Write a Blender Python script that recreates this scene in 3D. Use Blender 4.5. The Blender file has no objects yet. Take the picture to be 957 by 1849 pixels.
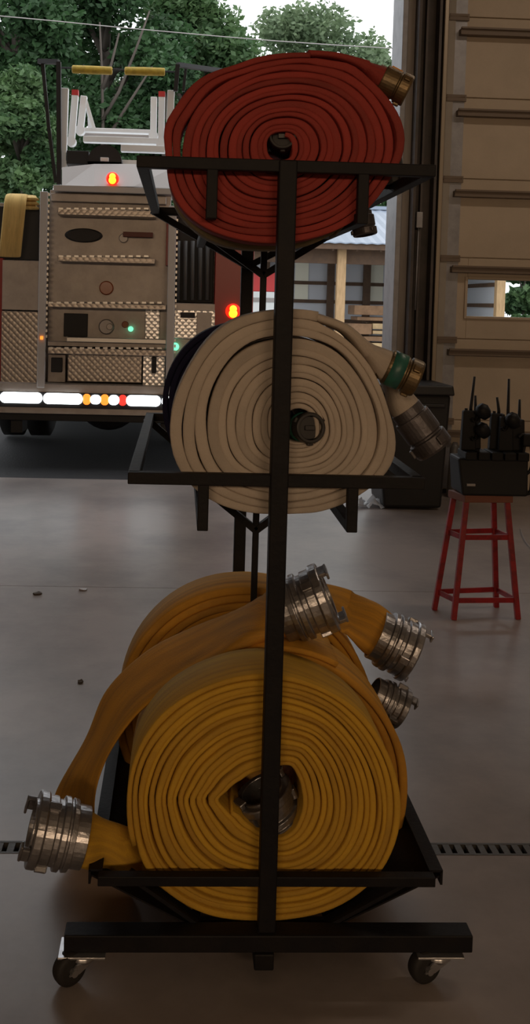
import bpy, math, random
import numpy as np
from mathutils import Vector, Matrix
R_ = math.radians
random.seed(4)
sc = bpy.context.scene
COL = sc.collection
# ------------------------------------------------------------------ camera
W, H = 957.0, 1849.0
F, CX, CY = 1800.0, 395.0, 642.0
PSI, PITCH, ROLL = R_(2.3), R_(3.0), R_(1.5)
CAM = Vector((0, 0, 1.45))
r0 = Vector((math.cos(PSI), -math.sin(PSI), 0))
fw = Vector((math.sin(PSI) * math.cos(PITCH), math.cos(PSI) * math.cos(PITCH), -math.sin(PITCH)))
u0 = r0.cross(fw)
RT = r0 * math.cos(ROLL) + u0 * math.sin(ROLL)
UP = -r0 * math.sin(ROLL) + u0 * math.cos(ROLL)
cam = bpy.data.cameras.new('camera')
co = bpy.data.objects.new('camera', cam)
COL.objects.link(co)
co.matrix_world = Matrix(((RT.x, UP.x, -fw.x, CAM.x), (RT.y, UP.y, -fw.y, CAM.y), (RT.z, UP.z, -fw.z, CAM.z), (0, 0, 0, 1)))
cam.sensor_fit = 'VERTICAL'
cam.sensor_height = 36.0
cam.lens = F / H * 36.0
cam.shift_x = (W / 2 - CX) / H
cam.shift_y = -(H / 2 - CY) / H
cam.clip_end = 400
sc.camera = co


def ray(px, py):
    return fw + RT * ((px - CX) / F) - UP * ((py - CY) / F)


def at(px, py, Y):
    d = ray(px, py)
    return CAM + d * (Y / d.y)


def onz(px, py, Z=0.0):
    d = ray(px, py)
    return CAM + d * ((Z - CAM.z) / d.z)


# ------------------------------------------------------------------ materials
def mat(name, col, rough=.6, metal=0., bump=0., scale=30., var=0., col2=None, vscale=6., emit=None, estr=0., spec=None, stretch=None):
    m = bpy.data.materials.new(name)
    m.use_nodes = True
    nt = m.node_tree
    b = nt.nodes['Principled BSDF']
    b.inputs['Base Color'].default_value = (*col, 1)
    b.inputs['Roughness'].default_value = rough
    b.inputs['Metallic'].default_value = metal
    if spec is not None:
        b.inputs['Specular IOR Level'].default_value = spec
    tc = nt.nodes.new('ShaderNodeTexCoord')
    vec = tc.outputs['Object']
    if stretch:
        mp = nt.nodes.new('ShaderNodeMapping')
        mp.inputs['Scale'].default_value = stretch
        nt.links.new(vec, mp.inputs[0])
        vec = mp.outputs[0]
    if var or col2:
        n = nt.nodes.new('ShaderNodeTexNoise')
        n.inputs['Scale'].default_value = vscale
        n.inputs['Detail'].default_value = 6
        n.inputs['Roughness'].default_value = .65
        nt.links.new(vec, n.inputs['Vector'])
        mx = nt.nodes.new('ShaderNodeMix')
        mx.data_type = 'RGBA'
        mx.inputs[6].default_value = (*col, 1)
        mx.inputs[7].default_value = (*(col2 or tuple(c * (1 - var) for c in col)), 1)
        rp = nt.nodes.new('ShaderNodeMapRange')
        rp.inputs[1].default_value = .4
        rp.inputs[2].default_value = .66
        nt.links.new(n.outputs['Fac'], rp.inputs[0])
        nt.links.new(rp.outputs[0], mx.inputs[0])
        nt.links.new(mx.outputs[2], b.inputs['Base Color'])
    if bump:
        n2 = nt.nodes.new('ShaderNodeTexNoise')
        n2.inputs['Scale'].default_value = scale
        n2.inputs['Detail'].default_value = 5
        nt.links.new(vec, n2.inputs['Vector'])
        bp = nt.nodes.new('ShaderNodeBump')
        bp.inputs['Strength'].default_value = bump
        bp.inputs['Distance'].default_value = .01
        nt.links.new(n2.outputs['Fac'], bp.inputs['Height'])
        nt.links.new(bp.outputs[0], b.inputs['Normal'])
    if emit:
        b.inputs['Emission Color'].default_value = (*emit, 1)
        b.inputs['Emission Strength'].default_value = estr
    return m


def hose_mat(name, col, col2, rough=.75, weave=.35):
    """woven jacket: streaks of wear run along the hose (attributes hu, hv)"""
    m = bpy.data.materials.new(name)
    m.use_nodes = True
    nt = m.node_tree
    b = nt.nodes['Principled BSDF']
    b.inputs['Roughness'].default_value = rough
    b.inputs['Specular IOR Level'].default_value = .12
    au = nt.nodes.new('ShaderNodeAttribute'); au.attribute_name = 'hu'
    av = nt.nodes.new('ShaderNodeAttribute'); av.attribute_name = 'hv'
    cb = nt.nodes.new('ShaderNodeCombineXYZ')
    nt.links.new(au.outputs['Fac'], cb.inputs[0]); nt.links.new(av.outputs['Fac'], cb.inputs[1])
    mp = nt.nodes.new('ShaderNodeMapping'); mp.inputs['Scale'].default_value = (1.1, 9, 1)
    nt.links.new(cb.outputs[0], mp.inputs[0])
    n = nt.nodes.new('ShaderNodeTexNoise'); n.inputs['Scale'].default_value = 1.6; n.inputs['Detail'].default_value = 7; n.inputs['Roughness'].default_value = .7
    nt.links.new(mp.outputs[0], n.inputs['Vector'])
    rp = nt.nodes.new('ShaderNodeMapRange'); rp.inputs[1].default_value = .42; rp.inputs[2].default_value = .68
    nt.links.new(n.outputs['Fac'], rp.inputs[0])
    mx = nt.nodes.new('ShaderNodeMix'); mx.data_type = 'RGBA'
    mx.inputs[6].default_value = (*col, 1); mx.inputs[7].default_value = (*col2, 1)
    nt.links.new(rp.outputs[0], mx.inputs[0]); nt.links.new(mx.outputs[2], b.inputs['Base Color'])
    tc = nt.nodes.new('ShaderNodeTexCoord')
    n2 = nt.nodes.new('ShaderNodeTexNoise'); n2.inputs['Scale'].default_value = 260; n2.inputs['Detail'].default_value = 3
    nt.links.new(tc.outputs['Object'], n2.inputs['Vector'])
    bp = nt.nodes.new('ShaderNodeBump'); bp.inputs['Strength'].default_value = weave; bp.inputs['Distance'].default_value = .003
    nt.links.new(n2.outputs['Fac'], bp.inputs['Height']); nt.links.new(bp.outputs[0], b.inputs['Normal'])
    return m


def diamond_mat(name, col, rough=.25, sc_=26.):
    m = mat(name, col, rough, .85)
    nt = m.node_tree
    b = nt.nodes['Principled BSDF']
    tc = nt.nodes.new('ShaderNodeTexCoord')
    mp = nt.nodes.new('ShaderNodeMapping'); mp.inputs['Rotation'].default_value = (0, R_(45), 0); mp.inputs['Scale'].default_value = (sc_, sc_, sc_)
    nt.links.new(tc.outputs['Object'], mp.inputs[0])
    v = nt.nodes.new('ShaderNodeTexVoronoi'); v.inputs['Randomness'].default_value = .1; v.inputs['Scale'].default_value = 1
    nt.links.new(mp.outputs[0], v.inputs['Vector'])
    bp = nt.nodes.new('ShaderNodeBump'); bp.inputs['Strength'].default_value = .8; bp.inputs['Distance'].default_value = .006; bp.invert = True
    nt.links.new(v.outputs['Distance'], bp.inputs['Height']); nt.links.new(bp.outputs[0], b.inputs['Normal'])
    return m


M = {}
M['concrete'] = mat('concrete', (.30, .258, .240), .32, 0, .10, 9, col2=(.175, .152, .145), vscale=1.3)
M['drain'] = mat('drain_iron', (.09, .085, .08), .55, .6, .2, 60)
M['dark'] = mat('dark_void', (.01, .01, .01), .8)
M['wall'] = mat('wall_paint', (.36, .32, .27), .7, var=.15, vscale=1.5)
M['ceil'] = mat('ceiling_paint', (.4, .38, .35), .8)
M['door'] = mat('door_tan', (.50, .41, .31), .55, 0, .08, 60, var=.1, vscale=3)
M['stile'] = mat('galvanised_stile', (.34, .335, .35), .45, .35, .05, 40, var=.25, vscale=8)
M['strut'] = mat('strut_brown', (.17, .125, .09), .55)
M['jamb'] = mat('jamb_grey', (.36, .32, .29), .5, .1, .1, 30, var=.2, vscale=4, stretch=(6, 6, .5))
M['column'] = mat('column_dark', (.085, .068, .062), .55, .2, .15, 20, col2=(.05, .045, .04), vscale=5)
M['track'] = mat('track_steel', (.30, .25, .19), .4, .6)
M['rubber'] = mat('rubber', (.015, .013, .012), .7)
M['glass'] = mat('glass', (.95, .97, .97), .02)
M['glass'].node_tree.nodes['Principled BSDF'].inputs['Transmission Weight'].default_value = 1
M['glass'].node_tree.nodes['Principled BSDF'].inputs['IOR'].default_value = 1.02
M['black'] = mat('black_paint', (.0065, .006, .0075), .6, 0, .12, 70, col2=(.011, .009, .009), vscale=14, spec=.22)
M['chrome'] = mat('zinc_plate', (.55, .55, .57), .28, .9, .1, 40)
M['alu'] = mat('cast_aluminium', (.44, .43, .44), .3, .85, .15, 60, col2=(.22, .21, .21), vscale=9)
M['brass'] = mat('tarnished_brass', (.20, .135, .065), .42, .7, .15, 50, col2=(.10, .08, .05), vscale=15)
M['green_band'] = mat('green_paint_band', (.02, .15, .10), .4, 0, .1, 50, col2=(.03, .10, .09), vscale=20)
M['gunmetal'] = mat('dull_gunmetal', (.12, .11, .115), .45, .6, .2, 50, col2=(.07, .06, .06), vscale=12)
M['blackmetal'] = mat('black_coupling', (.03, .028, .028), .4, .4)
M['orange'] = mat('orange_highlight', (.75, .32, .05), .5)
M['yellow_hose'] = hose_mat('yellow_hose', (.59, .338, .038), (.36, .20, .038))
M['yellow_lit'] = hose_mat('yellow_lit', (.74, .52, .20), (.5, .35, .13))  # lighter copy of the yellow jacket, outdoor light put into the colour
M['amber_hose'] = hose_mat('amber_hose', (.62, .305, .042), (.33, .175, .045))
M['red_hose'] = hose_mat('red_hose', (.34, .050, .040), (.19, .036, .03))
M['tan_hose'] = hose_mat('tan_hose', (.30, .235, .14), (.2, .16, .09))
M['white_hose'] = hose_mat('white_hose', (.52, .445, .37), (.37, .32, .27))
M['navy_hose'] = hose_mat('navy_hose', (.018, .018, .05), (.012, .012, .03))
M['red_stool'] = mat('red_enamel', (.33, .012, .016), .4, 0, .1, 60, col2=(.16, .01, .012), vscale=20)
M['wood_seat'] = mat('worn_seat', (.2, .07, .04), .6)
M['bin'] = mat('bin_plastic', (.010, .009, .009), .5, 0, .1, 20)
M['radio'] = mat('radio_black', (.008, .0075, .008), .55, spec=.25)
M['plastic_clear'] = mat('clear_plastic', (.85, .87, .9), .15)
M['plastic_clear'].node_tree.nodes['Principled BSDF'].inputs['Transmission Weight'].default_value = .6
M['asphalt'] = mat('asphalt', (.013, .013, .016), .75, 0, .4, 60, col2=(.009, .009, .011), vscale=1)  # dark asphalt, tone lowered further to carry the truck's shadow
M['gravel'] = mat('gravel', (.30, .29, .27), .9, 0, .4, 40, col2=(.22, .21, .2), vscale=1)
M['truck_alu'] = mat('brushed_panel', (.42, .375, .345), .42, .45, .06, 40, var=.2, vscale=5)
M['truck_light'] = mat('pale_panel', (.55, .53, .53), .5, .2, .05, 60)
M['diamond'] = diamond_mat('diamond_plate', (.62, .62, .63))
M['diamond_dull'] = diamond_mat('diamond_plate_dull', (.40, .36, .33), .34)
M['grip'] = mat('step_grip', (.62, .60, .57), .35, .8)
M['truck_red'] = mat('truck_red', (.27, .012, .012), .3)
M['truck_black'] = mat('truck_black', (.012, .011, .012), .55)
M['ladder'] = mat('ladder_alu', (.78, .79, .80), .4, .25)
M['yellow_pad'] = mat('yellow_pad', (.62, .43, .05), .6, var=.3, vscale=20)
M['red_tip'] = mat('red_tip', (.5, .03, .03), .5)
M['lens_red'] = mat('lens_red', (.5, .01, .01), .3, emit=(1, .02, .005), estr=1.6)
M['lamp_core'] = mat('lamp_core', (1, .5, .05), .3, emit=(1, .42, .015), estr=2.6)
M['glow_white'] = mat('glow_white', (1, 1, 1), .3, emit=(.9, .97, 1), estr=5)
M['glow_amber'] = mat('glow_amber', (1, .4, .05), .3, emit=(1, .25, .03), estr=1.6)
M['glow_red'] = mat('glow_red', (1, .1, .05), .3, emit=(1, .04, .03), estr=1.1)
M['lamp_green'] = mat('lamp_green', (.3, 1, .7), .3, emit=(.25, 1, .65), estr=1.0)
M['lens_amber'] = mat('amber_reflector', (.30, .07, .02), .2)
M['gauge'] = mat('gauge_face', (.36, .33, .32), .35, .3)
M['roof'] = mat('roof_metal', (.27, .32, .40), .4, .2, 0)
M['timber'] = mat('timber', (.55, .36, .19), .7, 0, .2, 20, col2=(.42, .27, .13), vscale=6, stretch=(3, 3, .6))
M['timber_dark'] = mat('timber_dark', (.125, .072, .040), .75, col2=(.09, .052, .032), vscale=5)
M['siding'] = mat('white_siding', (.62, .64, .68), .55)
M['skylight'] = mat('translucent_panel', (.92, .90, .74), .5)
M['lumber'] = mat('fresh_lumber', (.72, .52, .28), .7, var=.3, vscale=4)
M['lumber_old'] = mat('weathered_lumber', (.33, .19, .10), .75, var=.35, vscale=4)
M['red_box'] = mat('red_box_paint', (.55, .04, .04), .5)
M['white_paint'] = mat('white_paint', (.75, .78, .78), .5)
M['bark'] = mat('bark', (.085, .068, .055), .85, 0, .5, 12)
for i, (c, c2) in enumerate([((.060, .135, .048), (.028, .072, .026)), ((.115, .20, .075), (.055, .12, .05)), ((.20, .275, .15), (.13, .195, .105))]):  # last pair is lightened: distance haze worked into the leaf colour
    m = mat('leaf_%d' % i, c, .6, col2=c2, vscale=.9)
    nt = m.node_tree
    b = nt.nodes['Principled BSDF']
    tr = nt.nodes.new('ShaderNodeBsdfTranslucent')
    src = b.inputs['Base Color'].links[0].from_socket
    nt.links.new(src, tr.inputs['Color'])
    ms = nt.nodes.new('ShaderNodeMixShader'); ms.inputs[0].default_value = .35
    nt.links.new(b.outputs[0], ms.inputs[1]); nt.links.new(tr.outputs[0], ms.inputs[2])
    nt.links.new(ms.outputs[0], nt.nodes['Material Output'].inputs[0])
    M['leaf%d' % i] = m


# ------------------------------------------------------------------ mesh builder
class MB:
    def __init__(s):
        s.v = []; s.f = []; s.sm = []; s.hu = []; s.hv = []

    def add(s, vs, fs, smooth=False, hu=None, hv=None):
        o = len(s.v)
        s.v += [tuple(v) for v in vs]
        s.f += [tuple(i + o for i in f) for f in fs]
        s.sm += [smooth] * len(fs)
        s.hu += list(hu) if hu is not None else [0.] * len(vs)
        s.hv += list(hv) if hv is not None else [0.] * len(vs)
        return s

    def box(s, x0, x1, y0, y1, z0, z1):
        x0, x1 = sorted((x0, x1)); y0, y1 = sorted((y0, y1)); z0, z1 = sorted((z0, z1))
        return s.add([(x0, y0, z0), (x1, y0, z0), (x1, y1, z0), (x0, y1, z0), (x0, y0, z1), (x1, y0, z1), (x1, y1, z1), (x0, y1, z1)],
                     [(0, 3, 2, 1), (4, 5, 6, 7), (0, 1, 5, 4), (1, 2, 6, 5), (2, 3, 7, 6), (3, 0, 4, 7)])

    def bar(s, a, b, w, h, up=(0, 0, 1)):
        a, b = Vector(a), Vector(b)
        d = (b - a).normalized()
        upv = Vector(up)
        if abs(d.dot(upv)) > .98:
            upv = Vector((0, 1, 0))
        x = d.cross(upv).normalized() * (w / 2)
        z = x.cross(d).normalized() * (h / 2)
        vs = [a - x - z, a + x - z, a + x + z, a - x + z, b - x - z, b + x - z, b + x + z, b - x + z]
        return s.add(vs, [(0, 1, 2, 3), (7, 6, 5, 4), (0, 4, 5, 1), (1, 5, 6, 2), (2, 6, 7, 3), (3, 7, 4, 0)])

    def rings(s, rings, cap=True, smooth=True, us=None, vs_=None):
        n = len(rings[0])
        vs = [p for r in rings for p in r]
        fs = []
        for i in range(len(rings) - 1):
            for j in range(n):
                k = (j + 1) % n
                fs.append((i * n + j, i * n + k, (i + 1) * n + k, (i + 1) * n + j))
        if cap:
            fs.append(tuple(range(n - 1, -1, -1)))
            fs.append(tuple((len(rings) - 1) * n + j for j in range(n)))
        hu = hv = None
        if us is not None:
            hu = [u for u in us for _ in range(n)]
            hv = [x for _ in rings for x in vs_]
        return s.add(vs, fs, smooth, hu, hv)

    def tube(s, pts, r, n=10, cap=True):
        pts = [Vector(p) for p in pts]
        if not isinstance(r, (list, tuple)):
            r = [r] * len(pts)
        rg = []
        ref = None
        for i, p in enumerate(pts):
            t = (pts[min(i + 1, len(pts) - 1)] - pts[max(i - 1, 0)]).normalized()
            if ref is None:
                ref = Vector((0, 0, 1)) if abs(t.z) < .9 else Vector((1, 0, 0))
            x = t.cross(ref).normalized(); y = x.cross(t).normalized(); ref = y
            rg.append([p + (x * math.cos(a) + y * math.sin(a)) * r[i] for a in [2 * math.pi * k / n for k in range(n)]])
        return s.rings(rg, cap)

    def lathe(s, o, ax, prof, n=36, smooth=False, cap=False):
        o = Vector(o); ax = Vector(ax).normalized()
        ref = Vector((0, 0, 1)) if abs(ax.z) < .9 else Vector((1, 0, 0))
        x = ax.cross(ref).normalized(); y = x.cross(ax).normalized()
        rg = [[o + ax * z + (x * math.cos(a) + y * math.sin(a)) * r for a in [2 * math.pi * k / n for k in range(n)]] for z, r in prof]
        return s.rings(rg, cap, smooth)

    def build(s, name, m, parent=None, bevel=0., angle=None):
        me = bpy.data.meshes.new(name)
        me.from_pydata(s.v, [], s.f)
        me.polygons.foreach_set('use_smooth', s.sm)
        if any(s.hu):
            a = me.attributes.new('hu', 'FLOAT', 'POINT'); a.data.foreach_set('value', s.hu)
            a = me.attributes.new('hv', 'FLOAT', 'POINT'); a.data.foreach_set('value', s.hv)
        me.materials.append(M[m] if isinstance(m, str) else m)
        me.update()
        ob = bpy.data.objects.new(name, me)
        COL.objects.link(ob)
        if parent is not None:
            ob.parent = parent
            ob.matrix_parent_inverse = Matrix.Translation(-world_loc(parent))
        if bevel:
            md = ob.modifiers.new('bevel', 'BEVEL'); md.width = bevel; md.segments = 2; md.limit_method = 'ANGLE'; md.angle_limit = R_(40)
        return ob


def world_loc(o):
    v = Vector(o.location)
    # every empty carries only a translation; children meshes are built in world coordinates
    while o.parent is not None:
        if o.type != 'EMPTY' and o.location.length == 0:
            return world_loc(o.parent) if False else Vector((0, 0, 0))
        o = o.parent
        v += o.location
    return v


def tag(o, label=None, cat=None, group=None, kind=None):
    if label: o['label'] = label
    if cat: o['category'] = cat
    if group: o['group'] = group
    if kind: o['kind'] = kind
    return o


def thing(name, loc, label, cat, group=None):
    o = bpy.data.objects.new(name, None)
    COL.objects.link(o)
    o.location = loc
    o.empty_display_size = .1
    return tag(o, label, cat, group)


def struct(ob, label=None):
    ob['kind'] = 'structure'
    return tag(ob, label)


# ------------------------------------------------------------------ building shell
YW = 7.70                     # inner face of the front wall
X_OPEN = at(708, 548, YW).x   # right side of the open doorway
X_J2 = at(739, 548, YW).x
X_STILE = at(790, 548, YW).x
X_PAN = at(825, 548, YW).x
XL, XR, YB, ZC = -6.5, 5.6, -5.0, 5.2
X_OL = X_OPEN - 4.25
ZO = 4.35
YD0, YD1 = onz(500, 1543).y, onz(500, 1521).y   # trench drain across the floor
fl = MB()
fl.box(XL, XR, YB, YD0, -.12, 0); YJ = onz(300, 1062).y
fl.box(XL, XR, YD1, YJ, -.12, 0); fl.box(XL, XR, YJ + .004, YW + .35, -.12, 0)
struct(tag(fl.build('floor', 'concrete'), 'stained grey concrete floor of the bay'))
b = MB(); b.box(XL, XR, YB, YW, ZC, ZC + .1); struct(b.build('ceiling', 'ceil'))
b = MB(); b.box(XL - .15, XL, YB, YW, 0, ZC); struct(b.build('wall_left', 'wall'))
b = MB(); b.box(XR, XR + .15, YB, YW, 0, ZC); struct(b.build('wall_right', 'wall'))
b = MB(); b.box(XL, XR, YB - .15, YB, 0, ZC); struct(b.build('wall_back', 'wall'))
b = MB()
b.box(XL, X_OL, YW, YW + .3, 0, ZC); b.box(X_OL, X_OPEN + .02, YW, YW + .3, ZO, ZC)
b.box(X_OPEN + .02, X_STILE + .06, YW, YW + .3, 0, ZC); b.box(X_STILE + .06, XR, YW, YW + .3, ZO, ZC)
struct(b.build('wall_front', 'wall'))
# grey jamb post with a pale edge, dark steel column and rolling door track
b = MB(); b.box(X_OPEN, X_J2, YW - .07, YW + .02, 0, ZC); struct(b.build('trim_1', 'jamb', bevel=.012), 'grey jamb post of the open doorway')
b = MB(); b.box(X_OPEN - .012, X_OPEN + .03, YW - .09, YW + .28, 0, ZC); struct(b.build('trim_2', 'stile', bevel=.004), 'pale steel edge of the open doorway')
xs0, xs1 = at(739, 548, 7.5).x, at(780, 548, 7.5).x
b = MB()
b.box(xs0, xs1, 7.62, 7.66, 0, ZC)
b.box(xs0, xs0 + .02, 7.5, 7.66, 0, ZC); b.box(xs1 - .02, xs1, 7.5, 7.66, 0, ZC)
b.box(xs0 + .07, xs0 + .085, 7.56, 7.64, 0, ZC)
struct(b.build('trim_3', 'column'), 'dark steel column beside the open doorway')
b = MB(); b.box(at(781, 548, 7.55).x, at(789, 548, 7.55).x, 7.5, 7.68, .1, ZC); struct(b.build('trim_4', 'track', bevel=.006), 'brown vertical track beside the closed door')
# small junction box with conduit
jb = at(758, 397, 7.5)
t = thing('junction_box', (jb.x, 7.56, jb.z - .06), 'small grey junction box with a thin cable on the dark column', 'junction box')
b = MB(); b.box(jb.x - .024, jb.x + .024, 7.5, 7.56, jb.z - .06, jb.z + .06); b.build('housing', 'stile', t, .005)
zb = at(755, 560, 7.5).z
b = MB(); b.tube([(jb.x, 7.53, jb.z - .06), (jb.x - .004, 7.53, zb)], .006, 6); b.build('cable', 'stile', t)

# closed sectional door
dr = thing('door_1', (X_STILE, YW, 0), 'closed tan sectional garage door with dark stiffening bars', 'door')
dr['kind'] = 'structure'
seams = [at(830, y, YW).z for y in (29, 175, 322, 465, 612, 759)] + [.03]
seams = [seams[0] + .61] + seams
YDF = YW + .02
zwin0, zwin1 = at(900, 572, YDF).z, at(900, 506, YDF).z
xwin0 = at(843, 540, YDF).x
XDR = XR - .1
for i in range(len(seams) - 1):
    z1, z0 = seams[i] - .004, seams[i + 1] + .004
    b = MB()
    if i == 4:
        b.box(X_STILE, xwin0, YDF, YDF + .05, z0, z1); b.box(xwin0, XDR, YDF, YDF + .05, z0, zwin0); b.box(xwin0, XDR, YDF, YDF + .05, zwin1, z1)
        for k in range(1, 4):
            b.box(xwin0 + k * .9 - .12, xwin0 + k * .9, YDF, YDF + .05, zwin0, zwin1)
    else:
        b.box(X_STILE, XDR, YDF, YDF + .05, z0, z1)
    b.box(X_STILE, XDR, YDF + .02, YDF + .045, z0 - .02, z0 + .01)
    b.build('door_section', 'door', dr, .004)
    b = MB(); b.box(X_STILE + .002, X_PAN, YDF - .012, YDF, z0 + .01, z1 - .01); b.build('stile', 'stile', dr)
    b = MB(); b.box(X_STILE + .01, X_PAN + .01, YDF - .03, YDF - .011, z1 - .03, z1 + .02)
    b.tube([(X_STILE - .05, YDF - .02, z1), (X_PAN, YDF - .02, z1)], .012, 8); b.build('hinge', 'strut', dr)
for y in (57, 204, 350, 487, 637, 784):
    z = at(850, y, YW - .05).z
    b = MB(); b.box(X_STILE + .03 * 3, XDR, YW - .055, YW + .02, z - .022, z + .022); b.box(X_STILE + .09, XDR, YW - .075, YW - .05, z + .016, z + .03); b.build('stiffening_bar', 'strut', dr)
b = MB(); b.box(X_STILE, XDR, YDF, YDF + .05, 0, .035); b.build('bottom_seal', 'rubber', dr)
wn = MB()
fw_ = .022
wn.box(xwin0 - fw_, xwin0, YDF - .015, YDF + .06, zwin0 - fw_, zwin1 + fw_)
wn.box(xwin0, xwin0 + .78, YDF - .015, YDF + .06, zwin1, zwin1 + fw_); wn.box(xwin0, xwin0 + .78, YDF - .015, YDF + .06, zwin0 - fw_, zwin0)
wn.box(xwin0 + .78, xwin0 + .8, YDF - .015, YDF + .06, zwin0 - fw_, zwin1 + fw_)
wo = struct(tag(wn.build('window_1', 'door', None, .004), 'small glazed window in the tan sectional door'))
g = MB(); g.box(xwin0, xwin0 + .78, YDF + .02, YDF + .026, zwin0, zwin1); g.build('pane', 'glass', wo)
# trench drain
t = thing('trench_drain', (0, YD0, -.1), 'slotted iron trench drain crossing the concrete floor', 'floor drain')
b = MB(); b.box(XL, XR, YD0, YD1, -.12, -.06); b.build('channel', 'dark', t)
b = MB(); b.box(XL, XR, YD0, YD0 + .008, -.03, .001); b.box(XL, XR, YD1 - .008, YD1, -.03, .001)
x = XL
while x < XR:
    b.box(x, x + .018, YD0, YD1, -.03, .0005); x += .0315
b.build('grate', 'drain', t)

# ------------------------------------------------------------------ outside ground
b = MB(); b.box(-60, 60, YW + .35, 16.5, -.14, -.02); struct(b.build('ground', 'asphalt'), 'dark asphalt apron outside the doorway, truck shade in its colour')
b = MB(); b.box(-60, 60, 16.5, 90, -.14, -.02); struct(b.build('ground', 'gravel'), 'pale gravel yard beyond the apron')

# ------------------------------------------------------------------ hose rack
def pt(px, py, Y):
    return at(px, py, Y)


RX = pt(503, 850, 2.08).x
YF, YM, YR = 2.08, 2.60, 3.22
TZ = {'top': pt(515, 301, YF).z, 'mid': pt(503, 867, YF).z, 'low': pt(485, 1587, YF).z, 'base': pt(482, 1688, YF).z}
TX = {'top': (pt(247, 290, YF).x, pt(785, 307, YF).x), 'mid': (pt(231, 863, YF).x, pt(765, 871, YF).x),
      'low': (pt(177, 1587, YF).x, pt(784, 1590, YF).x), 'base': (pt(118, 1684, YF).x, pt(847, 1686, YF).x)}
rack = thing('hose_rack', (RX, YF, 0), 'tall black steel rolling rack holding rolled fire hoses on three tiers', 'hose rack')
P = .0375
e = .0125
# posts
xtop = pt(519, 310, YF).x; xbot = pt(481, 1660, YF).x
b = MB(); b.bar((xbot, YF, TZ['base']), (xtop, YF, TZ['top'] + .012), P, P, (0, 1, 0)); b.build('post', 'black', rack, .003)
xr1 = pt(445.5, 500, YR).x; xr0 = pt(431.5, 1015, YR).x
zr0, zr1 = pt(431, 1015, YR).z, pt(445, 500, YR).z
sl = (xr1 - xr0) / (zr1 - zr0)
b = MB(); b.bar((xr0 + sl * (.12 - zr0), YR, .12), (xr0 + sl * (1.78 - zr0), YR, 1.76), P, P, (0, 1, 0)); b.build('post', 'black', rack, .003)
xm1, xm0 = pt(475.5, 500, YM).x, pt(458, 1080, YM).x
zm1, zm0 = pt(475.5, 500, YM).z, pt(458, 1080, YM).z
ztv, zmv = pt(470, 497, YM).z, pt(461, 957, YM).z
slm = (xm1 - xm0) / (zm1 - zm0)
XM = lambda z: xm0 + slm * (z - zm0)
XRr = lambda z: xr0 + sl * (z - zr0)
b = MB(); b.bar((XM(.14), YM, .14), (XM(TZ['top']), YM, TZ['top'] - .1), .0165, .0165, (0, 1, 0)); b.build('center_post', 'black', rack, .002)
# front and rear cross bars, side rails
LB = {}
for k in ('top', 'mid'):
    x0, x1 = TX[k]; z = TZ[k]
    b = MB(); b.box(x0, x1, YF - e, YF + e, z - e, z + e); b.build('crossbar', 'black', rack, .002)
    b = MB(); b.box(x0, x1, YR - .03 - e, YR - .03 + e, z - e, z + e); b.build('crossbar', 'black', rack, .002)
    for x in (x0 + e, x1 - e):
        b = MB(); b.box(x - e, x + e, YF, YR - .03, z - e, z + e); b.build('side_rail', 'black', rack, .002)
br = {'top': ((381.5, 390), (653, 400)), 'mid': ((365.5, 952), (634, 955))}
for k in ('top', 'mid'):
    for (px, py) in br[k]:
        p = pt(px, py, YF)
        b = MB(); b.box(p.x - .0115, p.x + .0115, YF - .011, YF + .011, p.z - .006, TZ[k]); b.build('bracket', 'black', rack, .002)
        b = MB(); b.box(p.x - .0115, p.x + .0115, YF + .011, YR - .04, p.z - .006, p.z + .018); b.build('cradle_rail', 'black', rack, .002)
        b = MB(); b.box(p.x - .0115, p.x + .0115, YR - .06, YR - .04, p.z - .006, TZ[k]); b.build('bracket', 'black', rack, .002)
        zz = ztv if k == 'top' else zmv
        b = MB(); b.bar((p.x, YM, p.z), (XM(zz), YM, zz), .022, .018); b.build('brace', 'black', rack)
    zz = pt(447, 482, YR).z if k == 'top' else pt(436, 900, YR).z
    for x in TX[k]:
        b = MB(); b.bar((x, YR - .06, TZ[k]), (XRr(zz), YR - .03, zz), .02, .02); b.build('brace', 'black', rack)
# bottom tray tier
x0, x1 = TX['low']; z = TZ['low']
b = MB(); b.box(x0, x1, YF - e, YF + e, z - .011, z + .011); b.build('crossbar', 'black', rack, .002)
b = MB(); b.box(x0 - .02, x1 + .02, YR - .08, YR - .055, z - .011, z + .011); b.build('crossbar', 'black', rack, .002)
xa0, xa1 = pt(160, 1577, YF + .02).x, pt(798, 1578, YF + .02).x
for (xa, sgn) in ((xa0, 1), (xa1, -1)):
    b = MB(); b.box(xa, xa + sgn * .03, YF + .013, YR - .06, z + .008, z + .013); b.box(xa, xa + sgn * .005, YF + .013, YR - .06, z - .02, z + .01)
    b.build('side_rail', 'black', rack)
zt = pt(480, 1680, YF).z
pl, pr = pt(362, 1664, YF + .05).x, pt(585, 1664, YF + .05).x
ql, qr = pt(235, 1590, YF + .05).x, pt(745, 1592, YF + .05).x
for (ya, yb) in ((YF + .015, YF + .05), (YM - .02, YM + .02), (YR - .1, YR - .06)):
    b = MB()
    for (xa, xb) in ((ql, pl), (qr, pr)):
        b.bar((xa, (ya + yb) / 2, z - .008), (xb, (ya + yb) / 2, zt - .004), yb - ya, .008)
    b.bar((pl, (ya + yb) / 2, zt - .004), (pr, (ya + yb) / 2, zt - .004), yb - ya, .008)
    b.build('brace', 'black', rack)
b = MB()
b.add([(xa1, YF + .02, z), (xa1, YR - .07, z), (pr, YR - .07, zt - .012), (pr, YF + .02, zt - .012), (xa1, YF + .02, z - .004), (xa1, YR - .07, z - .004), (pr, YR - .07, zt - .016), (pr, YF + .02, zt - .016)],
      [(0, 1, 2, 3), (7, 6, 5, 4), (0, 3, 7, 4), (1, 5, 6, 2), (0, 4, 5, 1), (3, 2, 6, 7)])
b.build('tray_plate', 'black', rack)
b = MB()
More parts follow.
